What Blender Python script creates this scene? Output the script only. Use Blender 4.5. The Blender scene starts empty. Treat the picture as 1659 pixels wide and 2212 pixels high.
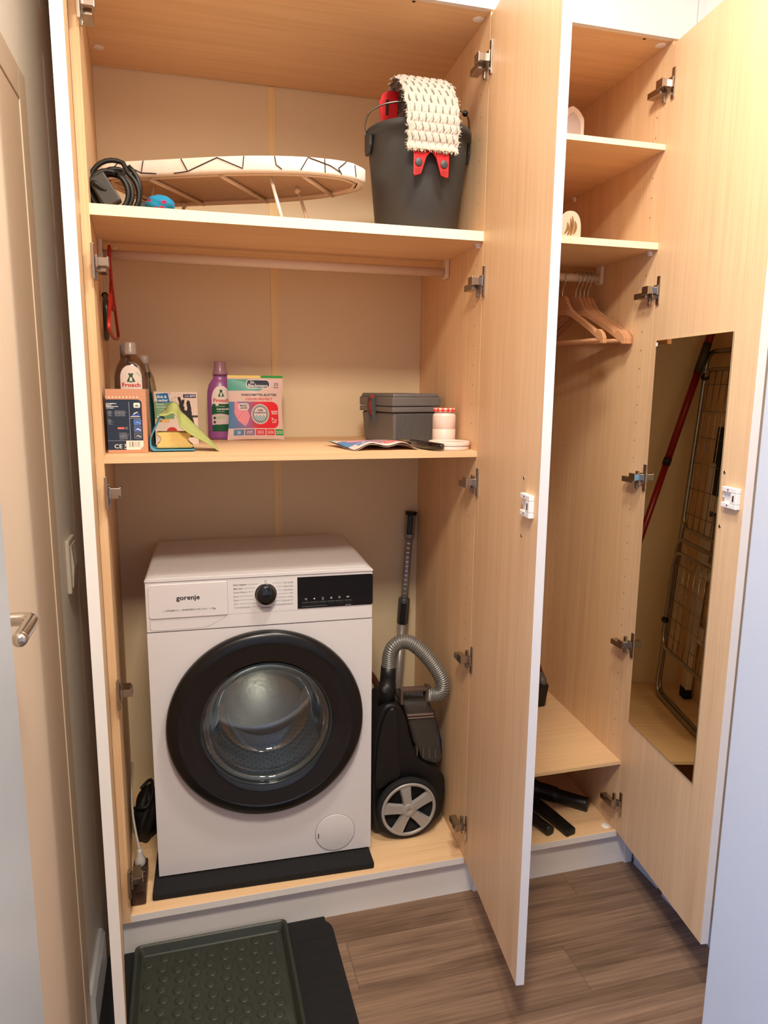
import bpy, bmesh, math, random
import numpy as np
from mathutils import Vector, Matrix, Euler
random.seed(7); rng = np.random.default_rng(7)
S = bpy.context.scene; COL = S.collection
pi = math.pi; sin, cos = math.sin, math.cos
def L(c):                                  # sRGB 0-255 -> linear rgba
    o = []
    for v in c[:3]:
        v = v/255.0
        o.append(v/12.92 if v <= .04045 else ((v+.055)/1.055)**2.4)
    return (o[0], o[1], o[2], 1.0)

# ------------------------------------------------------------------ camera
def make_camera():
    yaw, pitch, roll, f = -0.2706126, -0.1741960, 0.0097093, 1539.157
    cy, sy, cp, sp = cos(yaw), sin(yaw), cos(pitch), sin(pitch)
    fw = Vector((-sy*cp, cy*cp, sp)); r = Vector((cy, sy, 0)); u = r.cross(fw)
    cr, sr = cos(roll), sin(roll)
    R, U = cr*r+sr*u, -sr*r+cr*u
    cam = bpy.data.cameras.new('camera'); o = bpy.data.objects.new('camera', cam); COL.objects.link(o)
    m = Matrix.Identity(4)
    for i in range(3):
        m[i][0], m[i][1], m[i][2] = R[i], U[i], -fw[i]
    m[0][3], m[1][3], m[2][3] = 0.2211466, -1.7645538, 1.4993667
    o.matrix_world = m
    cam.sensor_fit = 'HORIZONTAL'; cam.sensor_width = 36; cam.lens = 36*f/1659
    cam.clip_start = .02
    S.camera = o
make_camera()
# ------------------------------------------------------------------ world, exposure, lights
W = bpy.data.worlds.new('world'); S.world = W; W.use_nodes = True
bg = W.node_tree.nodes['Background']; bg.inputs[0].default_value = L((168, 205, 255)); bg.inputs[1].default_value = 1.2
S.view_settings.view_transform = 'Standard'; S.view_settings.look = 'None'; S.view_settings.gamma = 1
S.view_settings.use_curve_mapping = False; S.view_settings.exposure = 0.0
CEIL = 2.80; LAMP = (.85, -.60)
def area(name, loc, rot, sx, sy, power, col):
    l = bpy.data.lights.new(name, 'AREA'); l.shape = 'RECTANGLE'; l.size, l.size_y = sx, sy
    l.energy = power; l.color = col[:3]
    o = bpy.data.objects.new(name, l); COL.objects.link(o); o.location = loc; o.rotation_euler = rot
    return o
area('daylight_window', (-1.53, -2.5, 1.5), (pi/2, 0, -pi/2), 1.5, 1.4, 78, L((88, 168, 255)))      # daylight outside the window in the left wall of the camera's room, facing +x
def ceiling_lamp_light():
    l = bpy.data.lights.new('lamp_light', 'AREA'); l.shape = 'DISK'; l.size = .28; l.energy = 21; l.color = L((255, 248, 236))[:3]
    o = bpy.data.objects.new('lamp_light', l); COL.objects.link(o); o.location = (LAMP[0], LAMP[1], CEIL-.075)
ceiling_lamp_light()
S.cycles.max_bounces = 16; S.cycles.diffuse_bounces = 10
area('room_lamp', (.26, -1.50, CEIL-.09), (0, 0, 0), .36, .36, 55, L((255, 238, 214)))      # ceiling lamp of the room the camera stands in

# ------------------------------------------------------------------ materials
MATS = {}
def mat(name, rgb, rough=.5, metal=0, spec=.5, trans=0, ior=1.45, coat=0, alpha=1, bump=None, emis=None):
    if name in MATS: return MATS[name]
    m = bpy.data.materials.new(name); m.use_nodes = True; nt = m.node_tree; b = nt.nodes['Principled BSDF']
    c = L(rgb); b.inputs['Base Color'].default_value = c; b.inputs['Roughness'].default_value = rough
    b.inputs['Metallic'].default_value = metal; b.inputs['Specular IOR Level'].default_value = spec
    b.inputs['IOR'].default_value = ior; b.inputs['Transmission Weight'].default_value = trans
    b.inputs['Coat Weight'].default_value = coat; b.inputs['Alpha'].default_value = alpha
    if emis: b.inputs['Emission Color'].default_value = L(emis[0]); b.inputs['Emission Strength'].default_value = emis[1]
    # a trace of tone variation, and optional fine relief
    tc = nt.nodes.new('ShaderNodeTexCoord'); n = nt.nodes.new('ShaderNodeTexNoise'); n.inputs['Scale'].default_value = bump[0] if bump else 9
    n.inputs['Detail'].default_value = 4
    nt.links.new(tc.outputs['Object'], n.inputs['Vector'])
    mx = nt.nodes.new('ShaderNodeMixRGB'); mx.blend_type = 'MULTIPLY'; mx.inputs[0].default_value = bump[2] if bump and len(bump) > 2 else .06
    mx.inputs[1].default_value = c; nt.links.new(n.outputs['Fac'], mx.inputs[2]); nt.links.new(mx.outputs[0], b.inputs['Base Color'])
    if bump:
        bp = nt.nodes.new('ShaderNodeBump'); bp.inputs['Strength'].default_value = bump[1]; bp.inputs['Distance'].default_value = .002
        nt.links.new(n.outputs['Fac'], bp.inputs['Height']); nt.links.new(bp.outputs[0], b.inputs['Normal'])
    MATS[name] = m; return m
def wood(name, axis, c0, c1, rough=.45, fine=220, along=3.0, bump=.08):
    if name in MATS: return MATS[name]
    m = bpy.data.materials.new(name); m.use_nodes = True; nt = m.node_tree; b = nt.nodes['Principled BSDF']
    b.inputs['Roughness'].default_value = rough; b.inputs['Specular IOR Level'].default_value = .35
    tc = nt.nodes.new('ShaderNodeTexCoord')
    def noise(scale_across, scale_along, det, rg=.6):
        mp = nt.nodes.new('ShaderNodeMapping'); s = [scale_across]*3; s['xyz'.index(axis)] = scale_along
        mp.inputs['Scale'].default_value = s; n = nt.nodes.new('ShaderNodeTexNoise'); n.inputs['Scale'].default_value = 1
        n.inputs['Detail'].default_value = det; n.inputs['Roughness'].default_value = rg
        nt.links.new(tc.outputs['Object'], mp.inputs[0]); nt.links.new(mp.outputs[0], n.inputs['Vector']); return n
    a = noise(26, 1.1, 5); f = noise(fine, along, 3)
    r = nt.nodes.new('ShaderNodeValToRGB'); r.color_ramp.elements[0].position = .32; r.color_ramp.elements[1].position = .68
    r.color_ramp.elements[0].color = L(c0); r.color_ramp.elements[1].color = L(c1)
    ad = nt.nodes.new('ShaderNodeMath'); ad.operation = 'MULTIPLY_ADD'; ad.inputs[1].default_value = .45
    s2 = nt.nodes.new('ShaderNodeMath'); s2.operation = 'MULTIPLY'; s2.inputs[1].default_value = .55
    nt.links.new(f.outputs['Fac'], s2.inputs[0]); nt.links.new(a.outputs['Fac'], ad.inputs[0]); nt.links.new(s2.outputs[0], ad.inputs[2])
    nt.links.new(ad.outputs[0], r.inputs[0]); nt.links.new(r.outputs[0], b.inputs['Base Color'])
    bp = nt.nodes.new('ShaderNodeBump'); bp.inputs['Strength'].default_value = bump; bp.inputs['Distance'].default_value = .001
    nt.links.new(f.outputs['Fac'], bp.inputs['Height']); nt.links.new(bp.outputs[0], b.inputs['Normal'])
    MATS[name] = m; return m
def printed(name, rough=.5):
    if name in MATS: return MATS[name]
    m = bpy.data.materials.new(name); m.use_nodes = True; nt = m.node_tree; b = nt.nodes['Principled BSDF']
    a = nt.nodes.new('ShaderNodeVertexColor'); a.layer_name = 'Col'; nt.links.new(a.outputs[0], b.inputs['Base Color'])
    b.inputs['Roughness'].default_value = rough; b.inputs['Specular IOR Level'].default_value = .3
    MATS[name] = m; return m
BE0, BE1 = (211, 173, 130), (233, 198, 155)
beech_z = wood('beech_upright', 'z', BE0, BE1); beech_x = wood('beech_lengthwise', 'x', BE0, BE1)
cream_edge = mat('cream_edge_band', (248, 232, 196), .45)
white_lac = mat('white_laminate', (226, 222, 218), .4)
back_m = mat('beige_back_board', (228, 208, 172), .6, bump=(400, .03, .06))
wall_m = mat('white_wall_paint', (238, 230, 220), .75, bump=(180, .08, .05))
paint_m = mat('white_gloss_paint', (192, 196, 199), .35)
chrome = mat('chrome', (200, 198, 195), .18, 1); steel = mat('brushed_steel', (150, 150, 150), .3, 1)
white_p = mat('white_plastic', (236, 232, 226), .35); wm_white = mat('white_enamel', (214, 211, 213), .3, coat=.2)
black_p = mat('black_plastic', (16, 16, 17), .42); black_g = mat('black_gloss', (7, 8, 11), .07, coat=.6)
black_r = mat('black_rubber', (20, 20, 21), .8, bump=(700, .5, .4)); cable_m = mat('black_cable', (22, 21, 20), .45)
grey_p = mat('grey_plastic', (150, 147, 144), .35); dk_grey = mat('dark_grey_plastic', (58, 57, 57), .5, bump=(600, .1, .1))
hose_m = mat('silver_hose', (128, 126, 122), .33, .45); red_p = mat('red_plastic', (196, 22, 26), .35)
ink = mat('black_ink', (26, 24, 28), .6); grey_ink = mat('grey_ink', (110, 105, 108), .6); white_ink = mat('white_ink', (235, 235, 232), .6)
beech_solid = wood('hanger_wood', 'y', (182, 130, 94), (200, 150, 110), .5, 160, 8)
dark_hole = mat('dark_hole', (45, 28, 16), .9)

def thin_glass(name, tint, rough=.02, base=.06, edge=.75):      # clear thin wall: see-through plus a fresnel gloss
    if name in MATS: return MATS[name]
    m = bpy.data.materials.new(name); m.use_nodes = True; nt = m.node_tree; nt.nodes.clear()
    o = nt.nodes.new('ShaderNodeOutputMaterial'); t = nt.nodes.new('ShaderNodeBsdfTransparent'); g = nt.nodes.new('ShaderNodeBsdfGlossy'); x = nt.nodes.new('ShaderNodeMixShader')
    t.inputs[0].default_value = L(tint); g.inputs[0].default_value = (1, 1, 1, 1); g.inputs['Roughness'].default_value = rough
    f = nt.nodes.new('ShaderNodeLayerWeight'); f.inputs['Blend'].default_value = .35
    r = nt.nodes.new('ShaderNodeMapRange'); r.inputs['To Min'].default_value = base; r.inputs['To Max'].default_value = edge
    nt.links.new(f.outputs['Facing'], r.inputs['Value']); nt.links.new(r.outputs[0], x.inputs[0]); nt.links.new(t.outputs[0], x.inputs[1]); nt.links.new(g.outputs[0], x.inputs[2]); nt.links.new(x.outputs[0], o.inputs[0])
    MATS[name] = m; return m

# ------------------------------------------------------------------ mesh collector
class MB:
    def __init__(s): s.v = []; s.f = []; s.sm = []; s.col = None
    def add(s, vs, fs, smooth=False):
        o = len(s.v); s.v.extend([tuple(map(float, p)) for p in vs]); s.f.extend([tuple(i+o for i in q) for q in fs]); s.sm.extend([smooth]*len(fs)); return s
    def box(s, x0, y0, z0, x1, y1, z1):
        v = [(x0,y0,z0),(x1,y0,z0),(x1,y1,z0),(x0,y1,z0),(x0,y0,z1),(x1,y0,z1),(x1,y1,z1),(x0,y1,z1)]
        return s.add(v, [(0,3,2,1),(4,5,6,7),(0,1,5,4),(1,2,6,5),(2,3,7,6),(3,0,4,7)])
    def obox(s, c, ax, ay, az, hx, hy, hz):      # oriented box
        c, ax, ay, az = Vector(c), Vector(ax).normalized(), Vector(ay).normalized(), Vector(az).normalized()
        v = [c+ax*hx*a+ay*hy*b+az*hz*d for d in (-1,1) for a,b in ((-1,-1),(1,-1),(1,1),(-1,1))]
        return s.add(v, [(0,3,2,1),(4,5,6,7),(0,1,5,4),(1,2,6,5),(2,3,7,6),(3,0,4,7)])
    def prism(s, poly, fn, a, b, smooth=False):     # poly of 2D points, fn(u,v,w)->xyz, w from a to b
        n = len(poly); v = [fn(p[0], p[1], a) for p in poly]+[fn(p[0], p[1], b) for p in poly]
        f = [tuple(range(n))[::-1], tuple(range(n, 2*n))]; s.add(v, f, False)
        o = len(s.v)-2*n
        for i in range(n):
            j = (i+1) % n; s.f.append((o+i, o+j, o+n+j, o+n+i)); s.sm.append(smooth)
        return s
    def lathe(s, prof, c=(0,0,0), axis='z', n=32, sx=1, sy=1, cap=False, smooth=True):   # prof: (r, h)
        vs = []; c = Vector(c)
        for r, h in prof:
            for k in range(n):
                a = 2*pi*k/n; p, q = r*cos(a)*sx, r*sin(a)*sy
                d = {'z': (p,q,h), 'y': (p,h,q), 'x': (h,p,q)}[axis]; vs.append(c+Vector(d))
        fs = []
        for i in range(len(prof)-1):
            for k in range(n):
                a, b = i*n+k, i*n+(k+1)%n; fs.append((a, b, b+n, a+n))
        s.add(vs, fs, smooth)
        if cap:
            o = len(s.v)-len(vs); s.f.append(tuple(o+k for k in range(n))[::-1]); s.sm.append(False)
            s.f.append(tuple(o+(len(prof)-1)*n+k for k in range(n))); s.sm.append(False)
        return s
    def tube(s, pts, r, n=10, closed=False, cap=True, flat=None):
        P = [Vector(p) for p in pts]; m = len(P); R = r if hasattr(r, '__len__') else [r]*m
        vs = []; prev = None
        for i in range(m):
            t = (P[(i+1) % m]-P[i-1]) if closed else (P[min(i+1, m-1)]-P[max(i-1, 0)])
            t.normalize()
            if prev is None:
                u = t.orthogonal().normalized()
            else:
                u = (prev-t*prev.dot(t)).normalized()
            prev = u; w = t.cross(u)
            for k in range(n):
                a = 2*pi*k/n; vs.append(P[i]+(u*cos(a)+w*sin(a))*R[i])
        fs = []
        for i in range(m if closed else m-1):
            for k in range(n):
                a, b = i*n+k, i*n+(k+1)%n; c, d = ((i+1)%m)*n+(k+1)%n, ((i+1)%m)*n+k; fs.append((a,b,c,d))
        s.add(vs, fs, True); o = len(s.v)-len(vs)
        if cap and not closed:
            s.f.append(tuple(o+k for k in range(n))[::-1]); s.sm.append(False)
            s.f.append(tuple(o+(m-1)*n+k for k in range(n))); s.sm.append(False)
        return s
    def cyl(s, a, b, r, n=20, r2=None): return s.tube([a, b], [r, r if r2 is None else r2], n)
    def ball(s, c, r, n=20, m=12, sc=(1,1,1)):
        prof = [(max(r*sin(pi*i/m), 1e-5), -r*cos(pi*i/m)) for i in range(m+1)]
        k = len(s.v); s.lathe(prof, (0,0,0), 'z', n)
        for i in range(k, len(s.v)):
            p = s.v[i]; s.v[i] = (c[0]+p[0]*sc[0], c[1]+p[1]*sc[1], c[2]+p[2]*sc[2])
        return s
    def grid(s, P, nu, nv, smooth=True):
        vs = [P(i/nu, j/nv) for j in range(nv+1) for i in range(nu+1)]
        fs = [(j*(nu+1)+i, j*(nu+1)+i+1, (j+1)*(nu+1)+i+1, (j+1)*(nu+1)+i) for j in range(nv) for i in range(nu)]
        return s.add(vs, fs, smooth)
    def mesh(s, name):
        me = bpy.data.meshes.new(name); me.from_pydata(s.v, [], s.f); me.update()
        me.polygons.foreach_set('use_smooth', s.sm)
        if s.col is not None:
            ca = me.color_attributes.new('Col', 'FLOAT_COLOR', 'CORNER')
            arr = np.repeat(np.array(s.col, dtype=np.float32), [len(f) for f in s.f], axis=0); ca.data.foreach_set('color', arr.ravel())
        bm = bmesh.new(); bm.from_mesh(me); bmesh.ops.recalc_face_normals(bm, faces=bm.faces); bm.to_mesh(me); bm.free()
        return me
def props(o, label=None, cat=None, group=None, kind=None):
    if label: o['label'] = label
    if cat: o['category'] = cat
    if group: o['group'] = group
    if kind: o['kind'] = kind
    return o
def build(name, mb, m, parent=None, label=None, cat=None, group=None, kind=None, bevel=0, loc=(0,0,0), rz=0, seg=2, solid=0, sub=0):
    me = mb if isinstance(mb, bpy.types.Mesh) else mb.mesh(name)
    if m and not me.materials: me.materials.append(m)
    o = bpy.data.objects.new(name, me); COL.objects.link(o); o.location = loc; o.rotation_euler = (0, 0, rz)
    if parent: o.parent = parent
    if solid:
        d = o.modifiers.new('solid', 'SOLIDIFY'); d.thickness = solid; d.offset = -1
    if bevel:
        d = o.modifiers.new('bevel', 'BEVEL'); d.width = bevel; d.segments = seg; d.limit_method = 'ANGLE'; d.angle_limit = .6
    if sub:
        d = o.modifiers.new('sub', 'SUBSURF'); d.levels = sub; d.render_levels = sub
    return props(o, label, cat, group, kind)
def thing(name, label, cat, loc=(0,0,0), rz=0, group=None, kind=None):
    o = bpy.data.objects.new(name, None); COL.objects.link(o); o.location = loc; o.rotation_euler = (0,0,rz); o.empty_display_size = .05
    return props(o, label, cat, group, kind)
def dup(root, label, loc=None, rz=None):
    r = root.copy(); COL.objects.link(r); r['label'] = label
    if loc is not None: r.location = loc
    if rz is not None: r.rotation_euler = (0,0,rz)
    for ch in list(root.children):
        c = ch.copy(); COL.objects.link(c); c.parent = r
        for g in ch.children:
            d = g.copy(); COL.objects.link(d); d.parent = c
    return r
def smooth_path(pts, n=8, closed=False):           # Catmull-Rom
    P = [Vector(p) for p in pts]; out = []; m = len(P)
    for i in range(m if closed else m-1):
        a, b, c, d = (P[(i-1)%m], P[i], P[(i+1)%m], P[(i+2)%m]) if closed else (P[max(i-1,0)], P[i], P[i+1], P[min(i+2,m-1)])
        for k in range(n):
            t = k/n; out.append(.5*((2*b)+(c-a)*t+(2*a-5*b+4*c-d)*t*t+(3*b-a-3*c+d)*t**3))
    if not closed: out.append(P[-1])
    return out
# ---- lettering: filled outlines mapped onto a surface
TXT = {}
def text_shape(s, bold):
    k = (s, bold)
    if k in TXT: return TXT[k]
    c = bpy.data.curves.new('t', 'FONT'); c.body = s; c.size = 1; c.offset = .022 if bold else 0; c.resolution_u = 2; c.fill_mode = 'FRONT'
    o = bpy.data.objects.new('t', c); COL.objects.link(o); bpy.context.view_layer.update()
    me = bpy.data.meshes.new_from_object(o.evaluated_get(bpy.context.evaluated_depsgraph_get()))
    v = np.array([p.co[:2] for p in me.vertices]) if len(me.vertices) else np.zeros((1,2)); f = [tuple(p.vertices) for p in me.polygons]
    bpy.data.objects.remove(o); bpy.data.curves.remove(c); bpy.data.meshes.remove(me)
    TXT[k] = (v, f); return TXT[k]
def put_text(mb, s, P, x, y, h, bold=False, align='l', w=None):    # h: capital height; P(u,v)->xyz ; (x,y) baseline start
    v, f = text_shape(s, bold); k = h/.70
    vv = v*k; x0, x1 = vv[:,0].min(), vv[:,0].max(); sx = (w/(x1-x0)) if w else 1
    width = (x1-x0)*sx; off = {'l': 0, 'c': -width/2, 'r': -width}[align]
    return mb.add([P(x+off+(p[0]-x0)*sx, y+p[1]) for p in vv], f)
def raster(name, P, nu, nv, fn, m, parent, **kw):     # print: one flat colour per cell of a fine grid
    mb = MB().grid(P, nu, nv); cols = []
    for j in range(nv):
        for i in range(nu): cols.append(L(fn((i+.5)/nu, (j+.5)/nv)))
    mb.col = cols; return build(name, mb, m, parent, **kw)
def rr(u, v, x0, y0, x1, y1, r, a=1.0):               # inside a rounded rectangle (a = height/width of the uv frame)
    if not (x0 <= u <= x1 and y0 <= v <= y1): return False
    dx = max(x0+r-u, u-(x1-r), 0); dy = max(y0*a+r-v*a, v*a-(y1*a-r), 0); return dx*dx+dy*dy <= r*r
def inpoly(u, v, p):
    c = False; n = len(p)
    for i in range(n):
        x0, y0 = p[i]; x1, y1 = p[i-1]
        if (y0 > v) != (y1 > v) and u < (x1-x0)*(v-y0)/(y1-y0)+x0: c = not c
    return c

# ------------------------------------------------------------------ dimensions of the place
ZB, ZM, ZS, ZT, ZL = .1295, 1.3323, 1.8888, 2.3930, .3667
ZU1, ZU2 = 2.1406, 1.8916
WA, D, XB0, XB1 = 1.0005, .5995, 1.0545, 1.5130
O, YH = .0345, -.0023
XL, XR, YF0, YF1 = -.045, 1.568, -1.10, -.90          # hall walls, doorway wall
# ------------------------------------------------------------------ setting
def struct(name, mb, m, parent=None, **kw): return build(name, mb, m, parent, kind=None if parent else 'structure', **kw)
fl = thing('floor', None, None, kind='structure')
build('underlay', MB().box(-1.4, -4.3, -.03, 2.6, .75, -.004), mat('dark_underlay', (40, 34, 30), .9), fl)
def floor_wood(name, c0, c1, k):        # long dark cathedral streaks over fine pores
    m = wood(name, 'x', c0, c1, .52, 150, 4.0, .3); nt = m.node_tree; b = nt.nodes['Principled BSDF']
    r = next(n for n in nt.nodes if n.bl_idname == 'ShaderNodeValToRGB'); r.color_ramp.elements[0].position = .34; r.color_ramp.elements[1].position = .64
    tc = next(n for n in nt.nodes if n.bl_idname == 'ShaderNodeTexCoord'); mp = nt.nodes.new('ShaderNodeMapping'); mp.inputs['Scale'].default_value = (1.3, 13, 1); mp.inputs['Location'].default_value = (3.1*k, 1.7*k, 0)
    n = nt.nodes.new('ShaderNodeTexNoise'); n.inputs['Scale'].default_value = 1; n.inputs['Detail'].default_value = 6; n.inputs['Distortion'].default_value = 1.2
    r2 = nt.nodes.new('ShaderNodeValToRGB'); r2.color_ramp.elements[0].position = .36; r2.color_ramp.elements[1].position = .56; r2.color_ramp.elements[0].color = (.66, .64, .62, 1); r2.color_ramp.elements[1].color = (1, 1, 1, 1)
    mx = nt.nodes.new('ShaderNodeMixRGB'); mx.blend_type = 'MULTIPLY'; mx.inputs[0].default_value = 1
    nt.links.new(tc.outputs['Object'], mp.inputs[0]); nt.links.new(mp.outputs[0], n.inputs['Vector']); nt.links.new(n.outputs['Fac'], r2.inputs[0])
    nt.links.new(r.outputs[0], mx.inputs[1]); nt.links.new(r2.outputs[0], mx.inputs[2]); nt.links.new(mx.outputs[0], b.inputs['Base Color'])
    return m
def plank_mats():
    out = []
    for k, (a, b) in enumerate((((98,77,62),(142,115,95)), ((100,79,64),(144,117,97)), ((95,75,60),(139,112,92)), ((98,78,63),(144,117,96)))):
        out.append(floor_wood('grey_oak_vinyl_%d' % k, a, b, k))
    return out
PM = plank_mats(); n_pl = 0
rows = [(.70,.52),(.52,.34),(.34,.10),(.10,-.085),(-.085,-.246),(-.246,-.401),(-.401,-.58),(-.58,-.76),(-.76,-.94),(-.94,-1.12)]
cuts = {2: [.55], 3: [1.304], 4: [.591], 5: [1.158], 6: [.22], 7: [.9]}
for i, (y1, y0) in enumerate(rows):
    xs = [-.05] + [c for c in cuts.get(i, [(.37*i) % 1.2]) if -.05 < c < 1.58] + [1.58]
    for a, b in zip(xs, xs[1:]):
        m = PM[(i*2+int(a*3)) % 4]; ox = .37*n_pl
        mb = MB().box(a+.0003-ox, y0+.0003, -.004, b-.0003-ox, y1-.0003, 0.0); o = build('plank', mb, m, fl, bevel=.0005, seg=1); o.location = (ox, 0, 0); n_pl += 1
mb = MB()
for j in range(18):
    for k in range(4): mb.box(-1.4+k*1.0+.001, -1.12-.18*(j+1)+.001, -.004, -1.4+(k+1)*1.0-.001, -1.12-.18*j-.001, 0)
build('plank', mb, PM[1], fl, kind='stuff')
struct('ceiling', MB().box(-1.4, -4.3, CEIL, 2.6, .75, CEIL+.05), mat('white_ceiling_paint', (238, 232, 222), .8))
struct('wall_back', MB().box(-.2, .655, 0, 1.7, .72, CEIL), wall_m)
# left wall with a doorway opening for door_1
DY0, DY1, DZ = -.86, -.275, 1.995
mb = MB().box(XL-.12, DY1, 0, XL, .655, CEIL).box(XL-.12, DY0, DZ, XL, DY1, CEIL).box(XL-.12, YF1, 0, XL, DY0, CEIL)
struct('wall_left', mb, mat('white_wall_paint_lifted', (247, 241, 233), .75, bump=(180, .08, .03)))  # wall paint lightened in colour to lift the shaded gap beside the open door
struct('wall_right', MB().box(XR, YF1, 0, XR+.12, .655, CEIL), wall_m)
struct('wall_front', MB().box(-1.4, YF0, 0, .005, YF1, CEIL).box(1.05, YF0, 0, 2.6, YF1, CEIL).box(.005, YF0, 2.62, 1.05, YF1, CEIL), wall_m)
jamb = MB().box(.005, YF0-.004, 0, .0195, YF1+.002, 2.605).box(1.0355, YF0-.004, 0, 1.05, YF1+.002, 2.605).box(.0195, YF0-.004, 2.605, 1.0355, YF1+.002, 2.62)
struct('trim_1', jamb, paint_m, bevel=.002)
cas = MB().box(-.055, YF0-.018, 0, .005, YF0-.004, 2.68).box(1.05, YF0-.018, 0, 1.11, YF0-.004, 2.68).box(.005, YF0-.018, 2.62, 1.05, YF0-.004, 2.68)
struct('trim_2', cas, paint_m, bevel=.003)
# room behind the camera
struct('wall_room_left', MB().box(-1.5, -4.3, 0, -1.4, YF0, .80).box(-1.5, -4.3, 2.2, -1.4, YF0, CEIL).box(-1.5, -4.3, .80, -1.4, -3.25, 2.2).box(-1.5, -1.75, .80, -1.4, YF0, 2.2), wall_m)
struct('wall_room_right', MB().box(2.6, -4.3, 0, 2.7, YF0, CEIL), wall_m)
struct('wall_room_back', MB().box(-1.4, -4.3, 0, 2.6, -4.2, CEIL), wall_m)
w = thing('window_1', None, None, (0,0,0), kind='structure')
build('window_frame', MB().box(-1.47,-3.25,.80,-1.42,-3.19,2.2).box(-1.47,-1.81,.80,-1.42,-1.75,2.2).box(-1.47,-3.19,.80,-1.42,-1.81,.86).box(-1.47,-3.19,2.14,-1.42,-1.81,2.2).box(-1.47,-2.53,.86,-1.42,-2.47,2.14), paint_m, w)
# fascia and filler strips above and beside the wardrobes
fa = thing('trim_3', None, None, kind='structure')
build('panel', MB().box(XL, -.006, ZT+.001, 1.020, .012, CEIL), white_lac, fa); build('panel', MB().box(1.022, -.006, ZT+.001, 1.5405, .012, CEIL), white_lac, fa)
build('panel', MB().box(1.5425, -.006, ZT+.001, XR, .012, CEIL), white_lac, fa)
# door in the left wall
d1 = thing('door_1', None, None, kind='structure')
build('door_leaf', MB().box(XL-.045, DY0+.002, .006, XL+.003, DY1-.0015, DZ-.0015), mat('cream_door_paint', (222, 200, 176), .45), d1, bevel=.002)
cm = mat('cream_door_casing', (222, 202, 180), .45)
build('casing', MB().box(XL+.0005, DY1, 0, XL+.0045, DY1+.06, DZ+.055).box(XL+.0005, DY0+.001, DZ, XL+.0045, DY1, DZ+.055), cm, d1, bevel=.0012)
hd = MB().lathe([(.0255, -.003), (.0255, .006), (.022, .008), (.001, .008)], (XL+.004, -.712, 1.175), 'x', 28).tube(smooth_path([(XL+.002,-.712,1.175),(XL+.035,-.712,1.175),(XL+.047,-.718,1.175),(XL+.05,-.735,1.175),(XL+.05,-.80,1.175)], 6), .0095, 16)
hd.ball((XL+.05, -.80, 1.175), .0098)
build('door_handle', hd, mat('satin_chrome', (205, 200, 192), .22, 1), d1)
struct('baseboard_left', MB().prism([(0,0),(.015,0),(.015,.095),(.008,.11),(0,.11)], lambda u,v,w: (XL+u, w, v), DY1+.061, .0005), paint_m)
struct('baseboard_right', MB().prism([(0,0),(-.015,0),(-.015,.09),(-.008,.10),(0,.10)], lambda u,v,w: (XR+u, w, v), -.118, .0005).prism([(0,0),(-.022,0),(-.022,.12),(0,.12)], lambda u,v,w: (XR+u, w, v), -.88, -.15), paint_m)
# light switch
sw = thing('light_switch', 'cream double rocker light switch on the left wall', 'light switch', (XL, -.075, 1.1))
sw_m = mat('ivory_plastic', (214, 204, 190), .4)
build('switch_frame', MB().box(.0005, -.042, -.06, .010, .042, .06), sw_m, sw, bevel=.003)
for s in (-1, 1): build('rocker', MB().prism([(.0101,-.048),(.0125,-.048),(.0165,.0),(.0125,.048),(.0101,.048)], lambda u,v,w: (u, w, v), .001 if s > 0 else -.032, .032 if s > 0 else -.001), sw_m, sw, bevel=.001)
# ceiling lamp (above the frame)
cl = thing('ceiling_lamp', 'round white ceiling lamp above the open wardrobe doors', 'lamp', (LAMP[0], LAMP[1], CEIL))
build('lamp_base', MB().lathe([(.001,0),(.15,0),(.15,-.02),(.135,-.02)], n=40), white_p, cl)
build('lamp_shade', MB().lathe([(.135,-.02),(.14,-.035),(.12,-.055),(.07,-.066),(.001,-.07)], n=40), mat('lit_glass', (255, 240, 215), .4, emis=((255, 226, 180), 2.0)), cl)

# ------------------------------------------------------------------ wardrobes
def hinge_mesh(xh, z, s):       # s=+1: door hinged on the right of its wardrobe; s=-1: on the left
    mb = MB(); X = lambda x: xh+s*x
    def bx(x0,y0,z0,x1,y1,z1): mb.box(min(X(x0),X(x1)), y0, z0, max(X(x0),X(x1)), y1, z1)
    bx(-.0065, -.026, z-.038, .0005, -.013, z+.038)                    # plate on the door
    bx(-.013, -.027, z-.012, -.0085, -.008, z+.014)                   # cup boss
    bx(-.033, -.016, z-.008, -.0085, -.004, z+.010)                   # bent arm
    bx(-.035, -.016, z-.010, -.031, .012, z+.012)
    bx(-.027, .004, z-.018, -.006, .058, z-.002)                      # arm body on the side panel
    bx(-.0070, .012, z-.036, .003, .022, z+.016)                      # mounting plate
    mb.cyl((X(-.0065), .017, z-.028), (X(-.0085), .017, z-.028), .004, 10)
    return mb
hinge_m = mat('nickel', (186, 178, 170), .22, 1)
HZ = [2.283, 1.764, 1.2505, .752, .2365]
def pin_holes(xs, ys, zs, side):     # tiny drilled holes on a tapered side panel
    mb = MB()
    for x_at, y in zip(xs, ys):
        for z in zs:
            n = 8; vs = [(x_at+side*.0006, y+.0019*cos(2*pi*k/n), z+.0019*sin(2*pi*k/n)) for k in range(n)]; mb.add(vs, [tuple(range(n))])
    return mb
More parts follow.
